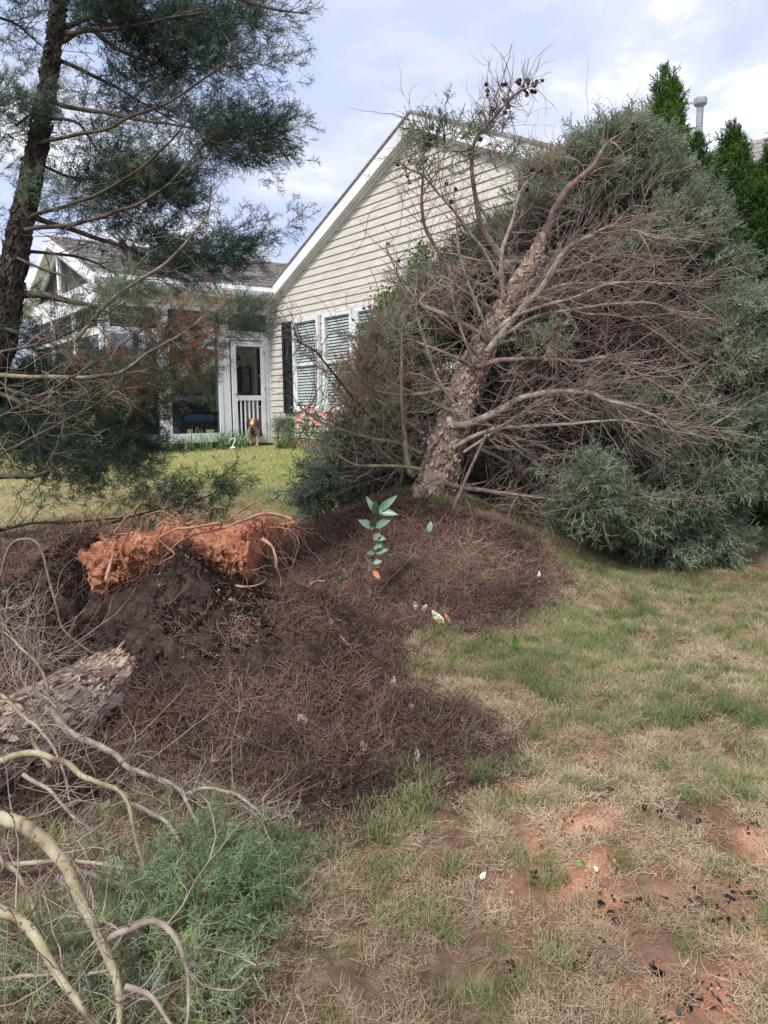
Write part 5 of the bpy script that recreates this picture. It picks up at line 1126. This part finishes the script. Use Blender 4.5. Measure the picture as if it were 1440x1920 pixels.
# flowering shrub under the window
def shrub(base, h, rad, n, mt_, parent, seed, lw=.03, zc=.6, name='foliage'):
    g = np.random.default_rng(seed); mbs = []; 
    V0, F0 = leaf_mesh(lw*2, lw, .1, .2, 3); F0 = np.array(F0); u = g.normal(0, 1, (n, 3)); u /= np.linalg.norm(u, axis=1)[:, None]; u *= g.random((n, 1))**.33
    P = np.asarray(base)+np.array([0, 0, h*zc])+u*np.array([rad, rad, h*(1-zc)])
    P += .06*g.normal(0, 1, (n, 3))
    return scatter(name, [(V0, F0)], P, g.random((n, 3))*6.28, .6+.8*g.random(n), g.random(n), mt_, parent)
q = H((1.95, .40, 0)); q[2] = float(base_z(q[0], q[1]))
fs = thing('pink_flower_shrub', tuple(q), 'green shrub with bright pink blossoms growing below the left window', 'shrub')
shrub(q, .92, .30, 800, M['leafgreen'], fs, 3, .024, .55)
tubes_obj('stem', [(np.array([q, q+EZ*.35+np.array([.1*math.cos(a), .1*math.sin(a), 0]), q+EZ*.75+np.array([.25*math.cos(a), .25*math.sin(a), 0])]), [.008, .006, .003]) for a in (0, 1.3, 2.6, 3.9, 5.2)], M['twig'], fs, 5)
pk = mat('pink_petal', [(.3, (.66, .22, .29)), (.7, (.80, .40, .44))], 20, .5, .1)
ylw = mat('flower_centre', (.7, .5, .1), 8, .6, 0)
for u, v, r_ in [(576,768,8),(584,770,9),(567,776,9),(560,784,10),(602,774,9),(623,781,11),(583,782,8),(618,794,11),(591,788,9),(594,792,8),(558,796,7),(609,778,7),(628,772,6),(645,774,6),(577,763,6)]:
    Yq = q[1]-.25; c_ = at(u, v, Yq); R_ = r_*Yq/F*.62; fl_ = MB()
    for j in range(6):
        a = j*math.pi/3+random.random()*.3; d_ = np.array([math.cos(a), -.35, math.sin(a)]); V, Fc = leaf_mesh(R_*1.25, R_*.75, .15, .15, 3); d_ /= np.linalg.norm(d_)
        n_ = np.array([0, -1, 0.1]); n_ -= d_*np.dot(n_, d_); n_ /= np.linalg.norm(n_); x_ = np.cross(d_, n_); fl_.add(c_+V[:, :1]*x_+V[:, 1:2]*d_+V[:, 2:]*n_, Fc)
    fo = fl_.build('flower', pk, fs); V, Fc = clod(3, R_*.22); mesh_obj('flower_centre', V+c_+np.array([0, -.012, 0]), Fc.tolist(), ylw, fo)
q = H((.50, .16, 0)); q[2] = float(base_z(q[0], q[1]))
ts = thing('trailing_shrub', tuple(q), 'thin weeping shrub with drooping greyish sprays at the corner beside the shutter', 'shrub')
tp_ = [spline([q, q+np.array([.05*k, -.1, .45]), q+np.array([.22*k, -.2, .55]), q+np.array([.30*k, -.25, .25])], 5) for k in (.0, .25, .5, .75, 1.0, 1.3)]
tubes_obj('stem', [(p, np.linspace(.006, .002, len(p))) for p in tp_]+sprout(tp_, 40, .1, .3, .003, (0, 0, -.3), .4, 5), M['branchshade'], ts, 4)
g = np.random.default_rng(8); pp = np.vstack([p[8:] for p in tp_]); pp = pp[g.integers(0, len(pp), 260)]+g.normal(0, .04, (260, 3))
scatter('foliage', SPR_N, pp, rot_from(g.normal(0, 1, (260, 3))+np.array([0, 0, -.6])), .6+.5*g.random(260), .4+.3*g.random(260), M['fol_r'], ts)
# leafy shrub by the windows behind the leaning tree
q = at(745, 860, 9.5); q[2] = float(base_z(q[0], q[1]))
hs = thing('broadleaf_shrub', tuple(q), 'tall broad leaved green shrub in front of the right window, behind the leaning tree', 'shrub')
hp = [spline([q, at(742, 720, 9.5), at(u, v, 9.4)], 8) for u, v in ((728,545),(700,585),(760,560),(775,590),(790,480),(670,620),(715,630),(740,600))]
tubes_obj('stem', [(p, np.linspace(.018, .004, len(p))) for p in hp], M['branchshade'], hs, 5)
g = np.random.default_rng(9); V0, F0 = leaf_mesh(.05, .026, .1, .2, 3)
cc_ = [(735,560,32,22),(715,580,22,16),(765,570,24,20),(752,600,30,20),(700,625,24,12),(680,612,12,8),(790,478,18,26),(795,520,22,30),(690,640,16,8),(770,500,8,14)]
L_ = [at(g.normal(a, c*.5), g.normal(b_, d_*.5), 9.4+.12*g.normal()) for a, b_, c, d_ in cc_ for _ in range(int(c*d_*.5))]
scatter('foliage', [(V0, np.array(F0))], L_, g.random((len(L_), 3))*6.28, .7+.8*g.random(len(L_)), g.random(len(L_))*.9+.1, M['leafgreen'], hs)
# shepherd's hook and garden stake in front of the window
q = H((1.62, .5, 0)); q[2] = float(base_z(q[0], q[1])); hk = thing('shepherd_hook', tuple(q), 'thin black curved garden hook standing in front of the left window', 'garden hook')
Yh = q[1]; tubes_obj('pole', [(spline([q, at(590, 760, Yh), at(589, 720, Yh), at(588, 672, Yh), at(584, 659, Yh), at(576, 656, Yh), at(569, 661, Yh), at(566, 668, Yh), at(563, 666, Yh), at(564, 661, Yh)], 6), .009)], M['iron'], hk, 7)
q = H((2.05, .45, 0)); q[2] = float(base_z(q[0], q[1])); stk = tubes_obj('garden_stake', [(np.array([q, at(609, 730, q[1]), at(615, 686, q[1])]), [.007, .007, .006])], mat('green_stake', (.05, .22, .16), 9, .5, 0), None, 6)
tag(stk, 'thin green garden stake leaning between the two left windows', 'stake')
# small lawn ornament
q = ground_at(434, 846); og = thing('lawn_ornament', tuple(q), 'small white bird shaped lawn ornament with orange base beside the dog', 'ornament'); Yo = q[1]
tubes_obj('neck', [(spline([at(436, 840, Yo), at(438, 832, Yo), at(441, 825, Yo), at(438, 822, Yo), at(432, 824, Yo)], 5), np.linspace(.014, .010, 21))], M['white'], og, 8)
MB().tube([at(431, 841, Yo), at(434, 840, Yo), at(438, 839, Yo), at(442, 840, Yo)], [.006, .024, .026, .006], 8).build('body', M['white'], og, True)
MB().tube([at(436, 847, Yo), at(436, 842, Yo)], [.022, .018], 8).build('base', mat('orange_plastic', (.7, .28, .04), 9, .5, 0), og, True)

# ------------------------------------------------------------------ arborvitae behind the leaning tree
TH = [spray(.26, .013, 13, 4, .42, s+70) for s in range(5)]
def arbor(u, v, Y_, wpx, label, seed, tips=None):
    top_ = at(u, v, Y_); b_ = np.array([top_[0], top_[1], float(base_z(top_[0], top_[1]))]); h = top_[2]-b_[2]; rad = wpx*Y_/F/2
    o = thing('arborvitae', tuple(b_), label, 'tree', 'arborvitae row behind the leaning tree'); g = np.random.default_rng(seed)
    tubes_obj('trunk', [(np.array([b_, b_+EZ*h*.5, b_+EZ*h*.9]), [.07, .05, .02])], M['barkdark'], o, 7)
    n = int(4200*rad*h); t = 1-(g.random(n))**.62; 
    prof_ = np.interp(t, [0, .12, .4, .7, .88, 1], [.8, 1, .92, .64, .34, .02]); a = g.random(n)*2*np.pi
    lump_ = 1+.16*fbm(np.stack([np.cos(a)*1.6+seed, np.sin(a)*1.6, t*h*1.6], -1), 1.2, 3); rr = rad*prof_*lump_*(.62+.4*g.random(n)**.6)
    P = b_+np.stack([np.cos(a)*rr, np.sin(a)*rr, t*h*.965+.02], -1); Zd = np.stack([np.cos(a)*.55, np.sin(a)*.55, .9+0*a], -1)+g.normal(0, .18, (n, 3))
    tint = .45+.3*fbm(P, 2.2, 2)+.35*(g.random(n)-.5)
    if tips:
        for (tu, tv, hh_) in tips:
            m_ = 70; tt = g.random(m_); tpp = at(tu, tv, Y_); P2 = tpp-EZ*hh_*(1-tt)[:, None]+g.normal(0, .02, (m_, 3))*(1.3-tt)[:, None]*2; P = np.vstack([P, P2]); Zd = np.vstack([Zd, g.normal(0, .3, (m_, 3))+EZ]); tint = np.concatenate([tint, .2+.3*g.random(m_)])
    scl_ = .42+.35*g.random(len(P)); scl_[n:] *= .5
    scatter('crown', TH, P, rot_from(Zd), scl_, tint, M['thuja'], o)
arbor(1250, 140, 8.0, 122, 'tallest bright green arborvitae, its twin tips above the leaning crown', 1, [(1247,134,.3),(1268,168,.25)])
arbor(1310, 258, 8.15, 66, 'slim arborvitae standing just below the metal flue pipe', 2, [(1306,262,.2)])
arbor(1374, 240, 7.6, 112, 'full conical arborvitae between the flue pipe and the right edge', 3, [(1375,240,.25)])
arbor(1416, 296, 8.0, 60, 'small pale tipped arborvitae squeezed in behind its larger neighbours', 4)
arbor(1460, 250, 7.55, 118, 'arborvitae cut off by the right edge of the photo', 5)
arbor(1330, 420, 7.9, 100, 'short arborvitae low between the slim one and the full conical one', 6)

# ------------------------------------------------------------------ hedge and trees far behind the porch
def far_tree(u, v0, Y_, wpx, label, seed, mt_='thuja', cat='tree'):
    top_ = at(u, v0, Y_); b_ = np.array([top_[0], top_[1], .85]); h = max(1.2, top_[2]-.85); rad = wpx*Y_/F/2
    o = thing('far_tree', tuple(b_), label, cat, 'trees behind the porch'); g = np.random.default_rng(seed); n = int(900*rad*h)
    tubes_obj('trunk', [(np.array([b_, b_+EZ*h*.6]), [.12, .06])], M['barkdark'], o, 6)
    uu = g.normal(0, 1, (n, 3)); uu /= np.linalg.norm(uu, axis=1)[:, None]; rr = .75+.3*fbm(uu*1.5+seed, 1.4, 3); P = b_+EZ*h*.52+uu*rr[:, None]*np.array([rad, rad, h*.5])*(.8+.25*g.random((n, 1)))
    scatter('crown', TH, P, rot_from(uu+EZ*.4), 1.3+.9*g.random(n), .25+.3*fbm(P, .9, 2)+.3*g.random(n), M[mt_], o)
far_tree(445, 690, 27, 70, 'round dark bush seen through the right porch screen', 1, 'thuja')
far_tree(395, 715, 29, 80, 'dark bush behind the blue cushioned chair', 2, 'fol_l'); far_tree(250, 725, 28, 110, 'dark bush seen through the middle porch screens', 3, 'fol_l')
far_tree(150, 720, 30, 110, 'bush beyond the left end of the porch', 4, 'fol_l'); far_tree(60, 690, 32, 120, 'tree beyond the porch near the left edge', 5, 'fol_l')
far_tree(330, 735, 30, 60, 'low bush between the two porch posts', 6, 'thuja')

# ------------------------------------------------------------------ skinned figures
def skinned(name, pts, edges, radii, root, mt_, parent, levels=2, colf=None):
    me = bpy.data.meshes.new(name); me.from_pydata([tuple(map(float, p)) for p in pts], edges, []); me.update()
    o = bpy.data.objects.new(name+'_tmp', me); COL.objects.link(o)
    sk = o.modifiers.new('s', 'SKIN'); sv = me.skin_vertices[0].data if me.skin_vertices else me.attributes.new
    for i, r_ in enumerate(radii):
        rr = r_ if isinstance(r_, tuple) else (r_, r_); me.skin_vertices[0].data[i].radius = rr; me.skin_vertices[0].data[i].use_root = (i == root)
    sk.use_smooth_shade = True; ss = o.modifiers.new('u', 'SUBSURF'); ss.levels = levels; ss.render_levels = levels
    dg = bpy.context.evaluated_depsgraph_get(); nm = bpy.data.meshes.new_from_object(o.evaluated_get(dg)); nm.name = name
    bpy.data.objects.remove(o)
    f = bpy.data.objects.new(name, nm); COL.objects.link(f); nm.materials.clear(); nm.materials.append(mt_); adopt(f, parent)
    nm.polygons.foreach_set('use_smooth', [True]*len(nm.polygons))
    if colf:
        n = len(nm.vertices); co = np.zeros(n*3); nm.vertices.foreach_get('co', co); co = co.reshape(-1, 3)
        c = np.ones((n, 4)); c[:, :3] = colf(co); a = nm.color_attributes.new('coat', 'FLOAT_COLOR', 'POINT'); a.data.foreach_set('color', c.ravel())
    return f
def skin_layer(me_obj): pass
def coat_mat(name, rough=.8):
    m_, t, b, o = new_mat(name); b.inputs['Roughness'].default_value = rough; b.inputs['Specular IOR Level'].default_value = .2
    a = N(t, 'ShaderNodeAttribute'); a.attribute_name = 'coat'; t.links.new(a.outputs['Color'], b.inputs['Base Color']); bump(t, b, noise(t, 60, 3), .3, .004); return m_
# dog: stands on the lawn facing the camera. local frame: x right, y towards the tail, z up
dq = ground_at(476, 838); dog = thing('dog', tuple(dq), 'tricolour hound dog with brown ears and white muzzle facing the camera by the screen door', 'dog')
yaw = .10; cy_, sy_ = math.cos(yaw), math.sin(yaw)
def D(p): return dq+1.14*np.array([p[0]*cy_-p[1]*sy_, p[0]*sy_+p[1]*cy_, p[2]])
Dp = [(0,.55,.30),(0,.30,.295),(0,.10,.30),(0,.0,.315),(0,-.06,.37),(0,-.10,.42),
      (.070,.02,.22),(.078,-.01,.12),(.062,-.03,.03),(.060,-.06,.015),
      (-.070,.02,.22),(-.070,.05,.13),(-.050,.03,.06),(-.048,.0,.045),
      (.08,.54,.22),(.09,.50,.13),(.085,.56,.06),(.085,.52,.015),(-.08,.54,.22),(-.09,.58,.13),(-.085,.64,.06),(-.085,.60,.015)]
De = [(0,1),(1,2),(2,3),(3,4),(4,5),(3,6),(6,7),(7,8),(8,9),(3,10),(10,11),(11,12),(12,13),(0,14),(14,15),(15,16),(16,17),(0,18),(18,19),(19,20),(20,21)]
Dr = [.085,.10,.115,.11,.075,.06,.042,.026,.021,.026,.042,.026,.021,.026,.055,.032,.020,.024,.055,.032,.020,.024]
def dcol(co):
    l = (co-dq)/1.14; z_ = l[:, 2]; n = fbm(co, 45, 3); base = np.array([.50, .42, .36])+.14*n[:, None]
    base = np.where((z_ < .13)[:, None], np.array([.42, .30, .22])+.05*n[:, None], base)
    chest = (np.abs(l[:, 0]) < .035) & (z_ < .34) & (z_ > .15); base = np.where(chest[:, None], np.array([.05, .045, .045]), base)
    sad = (l[:, 1] > .1) & (z_ > .3); base = np.where(sad[:, None], np.array([.04, .032, .03]), base); return np.clip(base, .01, 1)
cm = coat_mat('dog_coat'); skinned('body', [D(p) for p in Dp], De, [r*1.14 for r in Dr], 2, cm, dog, 2, dcol)
Hp = [(0,-.06,.445),(0,-.11,.46),(0,-.165,.43),(0,-.215,.405),(0,-.24,.40)]; Hr = [.060, (.066, .066), (.050, .050), .034, .024]
def hcol(co):
    l = (co-dq)/1.14; dx = np.abs(l[:, 0]+.10*0-(-.0)); zz_ = l[:, 2]; yy_ = l[:, 1]
    brown = np.array([.42, .18, .07])+0*l; blaze = (np.abs(l[:, 0]-(.014)) < .010) | ((yy_ < -.20) & (zz_ < .425)); brown = np.where(blaze[:, None], np.array([.72, .64, .56]), brown)
    return brown
head = skinned('head', [D(p) for p in Hp], [(0,1),(1,2),(2,3),(3,4)], [(r[0]*1.14, r[1]*1.14) if isinstance(r, tuple) else r*1.14 for r in Hr], 1, cm, dog, 2, hcol)
earm = mat('dog_ear_brown', (.075, .04, .028), 30, .8, .3); blk = mat('dog_black', (.008, .007, .007), 30, .3, 0)
for s in (-1, 1):
    V, Fc = [], []; 
    P = [D((s*.050, -.09, .495)), D((s*.085, -.10, .47)), D((s*.098, -.11, .42)), D((s*.090, -.12, .37)), D((s*.078, -.12, .345))]
    mb = MB(); Pp = spline(P, 4); V, Fc = tube(Pp, np.interp(np.linspace(0, 1, len(Pp)), [0, .3, .7, 1], [.020, .040, .044, .014]), 8)
    Cc = np.repeat(Pp, 8, 0); dv = V-Cc; dv[:, 0] *= .45; mesh_obj('ear', Cc+dv, Fc, earm, dog, True)
    V, Fc = clod(2, .0095); mesh_obj('eye', V+D((s*.032, -.176, .455)), Fc.tolist(), blk, head, True)
    V, Fc = clod(4, .017); 
V, Fc = clod(3, .016); mesh_obj('nose', V*np.array([1.15, .8, .85])+D((0, -.262, .408)), Fc.tolist(), blk, head, True)
tubes_obj('tail', [(spline([D((0, .62, .34)), D((-.02, .68, .45)), D((-.03, .68, .58)), D((-.03, .64, .68))], 5), np.linspace(.022, .010, 16))], coat_mat('x') if 0 else blk, dog, 8)
MB().tube([D((-.03, .645, .665)), D((-.03, .62, .72)), D((-.028, .60, .77))], [.0115, .012, .004], 8).build('tail_tip', M['white'], dog, True)

# woman on the porch, back to the camera
fz0 = .08+O[2]; wb = H((-.42, .60, .08)); pw = thing('person', tuple(wb), 'person with long dark hair, black tank top and jeans standing inside the screen door', 'person')
wx = np.array([.93, .36, 0]); wy = np.array([-.36, .93, 0])     # her right, her front (away from the camera)
def Wp(p): return wb+wx*p[0]+wy*p[1]+EZ*p[2]
Wv = [(0,0,.90),(0,0,1.02),(0,-.01,1.16),(0,0,1.30),(0,0,1.40),(0,.01,1.47),(0,.02,1.55),(0,.02,1.62),
      (.155,0,1.36),(.215,-.02,1.20),(.235,-.02,1.06),(.215,.12,1.08),(.19,.20,1.12),
      (-.155,0,1.36),(-.215,-.02,1.20),(-.23,.0,1.06),(-.18,.14,1.12),(-.14,.20,1.16),
      (.085,0,.82),(.10,.01,.48),(.10,-.02,.10),(.11,.10,.03),(-.085,0,.82),(-.10,.02,.48),(-.11,.0,.10),(-.12,.12,.03)]
We = [(0,1),(1,2),(2,3),(3,4),(4,5),(5,6),(6,7),(4,8),(8,9),(9,10),(10,11),(11,12),(4,13),(13,14),(14,15),(15,16),(16,17),(0,18),(18,19),(19,20),(20,21),(0,22),(22,23),(23,24),(24,25)]
Wr = [(.15,.12),(.125,.095),(.115,.09),(.135,.10),(.07,.06),.046,.075,.08,.05,.042,.036,.032,.022,.05,.042,.036,.032,.022,.095,.062,.042,.035,.095,.062,.042,.035]
def wcol(co):
    l = co-wb; a_ = l@wx; z_ = l[:, 2]; c = np.array([.46, .25, .18])+0*l
    c = np.where((z_ < .93)[:, None], np.array([.03, .065, .11]), c); c = np.where(((z_ >= .96) & (z_ < 1.28) & (np.abs(a_) < .165))[:, None], np.array([.01, .01, .012]), c)
    c = np.where((z_ < .06)[:, None], np.array([.3, .28, .27]), c); return c
skinned('body', [Wp(p) for p in Wv], We, Wr, 0, coat_mat('clothed_figure'), pw, 2, wcol)
hm_ = mat('dark_hair', (.012, .009, .009), 40, .5, .4, .004, stretch=(1, 1, .1))
hp_ = [Wp(p) for p in [(0,.02,1.73),(0,-.02,1.68),(0,-.055,1.58),(0,-.075,1.45),(0,-.09,1.30),(0,-.095,1.15),(0,-.09,1.02)]]
V, Fc = tube(spline(hp_, 4), np.interp(np.linspace(0, 1, 25), [0, .12, .3, .6, .9, 1], [.03, .095, .105, .115, .10, .05]), 14); Cc = np.repeat(spline(hp_, 4), 14, 0); dv = V-Cc
dv = dv-np.outer(dv@wy, wy)*.45; mesh_obj('hair', Cc+dv, Fc, hm_, pw, True)
for k in range(4): tubes_obj('finger', [(np.array([Wp((.19-.01*k, .20, 1.12+.006*k)), Wp((.185-.012*k, .235, 1.135)), Wp((.17-.012*k, .255, 1.15+.004*k))]), [.009, .008, .006])], coat_mat('skin_tone') if 0 else mat('skin', (.46, .25, .18), 5, .6, 0), pw, 6)
ph_ = MB().box((-.035, -.005, -.07), (.035, .005, .07), lambda v: Wp((.16+v[0], .255+v[1], 1.19+v[2]))).build('phone', M['dark'], None); tag(ph_, 'dark phone held up in the right hand of the person on the porch', 'phone')

# lounge chair with blue cushion and a pale cover thrown over its back
cb = H((-.75, 1.42, .08)); ch = thing('patio_chair', tuple(cb), 'dark wicker patio chair with a blue seat cushion behind the porch screen', 'chair')
def Cx(p): return cb+E2*-p[0]+(-E1)*p[1]+EZ*p[2]      # x to the right, y away
wick = mat('dark_wicker', [(.35, (.008, .009, .012)), (.65, (.03, .032, .04))], 60, .6, .6, .004); cush = mat('blue_cushion', [(.35, (.03, .15, .25)), (.65, (.07, .25, .38))], 9, .8, .2)
def cbx(name, a, b_, mt_, par): return MB().box(a, b_, Cx).build(name, mt_, par)
cbx('seat_base', (-.36, -.30, .28), (.36, .34, .378), wick, ch); cbx('backrest', (-.36, .30, .30), (.36, .37, .98), wick, ch)
for s in (-1, 1):
    cbx('armrest', (s*.40-.05, -.32, .52), (s*.40+.05, .36, .58), wick, ch)
    for y_ in (-.28, .32): cbx('leg', (s*.36-.03, y_-.03, .0), (s*.36+.03, y_+.03, .52), wick, ch)
cu = MB().box((-.33, -.33, .38), (.33, .29, .52), Cx).build('cushion', cush, ch); bv = cu.modifiers.new('b', 'BEVEL'); bv.width = .035; bv.segments = 3
g = np.random.default_rng(6); nu, nv = 18, 12; V = []
for i in range(nu):
    for j in range(nv):
        u = -.44+.88*i/(nu-1); v = j/(nv-1); y_ = .24+.22*math.sin(v*math.pi); z_ = 1.0-.28*abs(v-.5)**1.5*1.9*(1+.12*math.sin(i*.9))-.25*max(0, -u-.2)*1.2
        V.append(Cx((u, y_-.06+.03*math.sin(i*1.1), z_+.008*math.sin(i*1.1+j))))
Fc = [(i*nv+j, (i+1)*nv+j, (i+1)*nv+j+1, i*nv+j+1) for i in range(nu-1) for j in range(nv-1)]
cv_ = mesh_obj('chair_cover', V, Fc, mat('grey_cloth', [(.35, (.58, .59, .64)), (.65, (.76, .77, .82))], 5, .8, .3), None, True); sl_ = cv_.modifiers.new('s', 'SOLIDIFY'); sl_.thickness = .008
tag(cv_, 'pale grey cover draped over the back of the patio chair', 'cloth')
sd_ = H((-1.3, 1.28, .08)); st_ = thing('side_stool', tuple(sd_), 'low dark stool with blue cushion beside the thick door post', 'stool')
MB().box((-.2, -.2, .3), (.2, .2, .38), lambda v: sd_+E2*v[0]+E1*v[1]+EZ*v[2]).build('cushion', cush, st_)
for a in (-.16, .16):
    for b_ in (-.16, .16): MB().box((a-.02, b_-.02, 0), (a+.02, b_+.02, .3), lambda v: sd_+E2*v[0]+E1*v[1]+EZ*v[2]).build('leg', wick, st_)
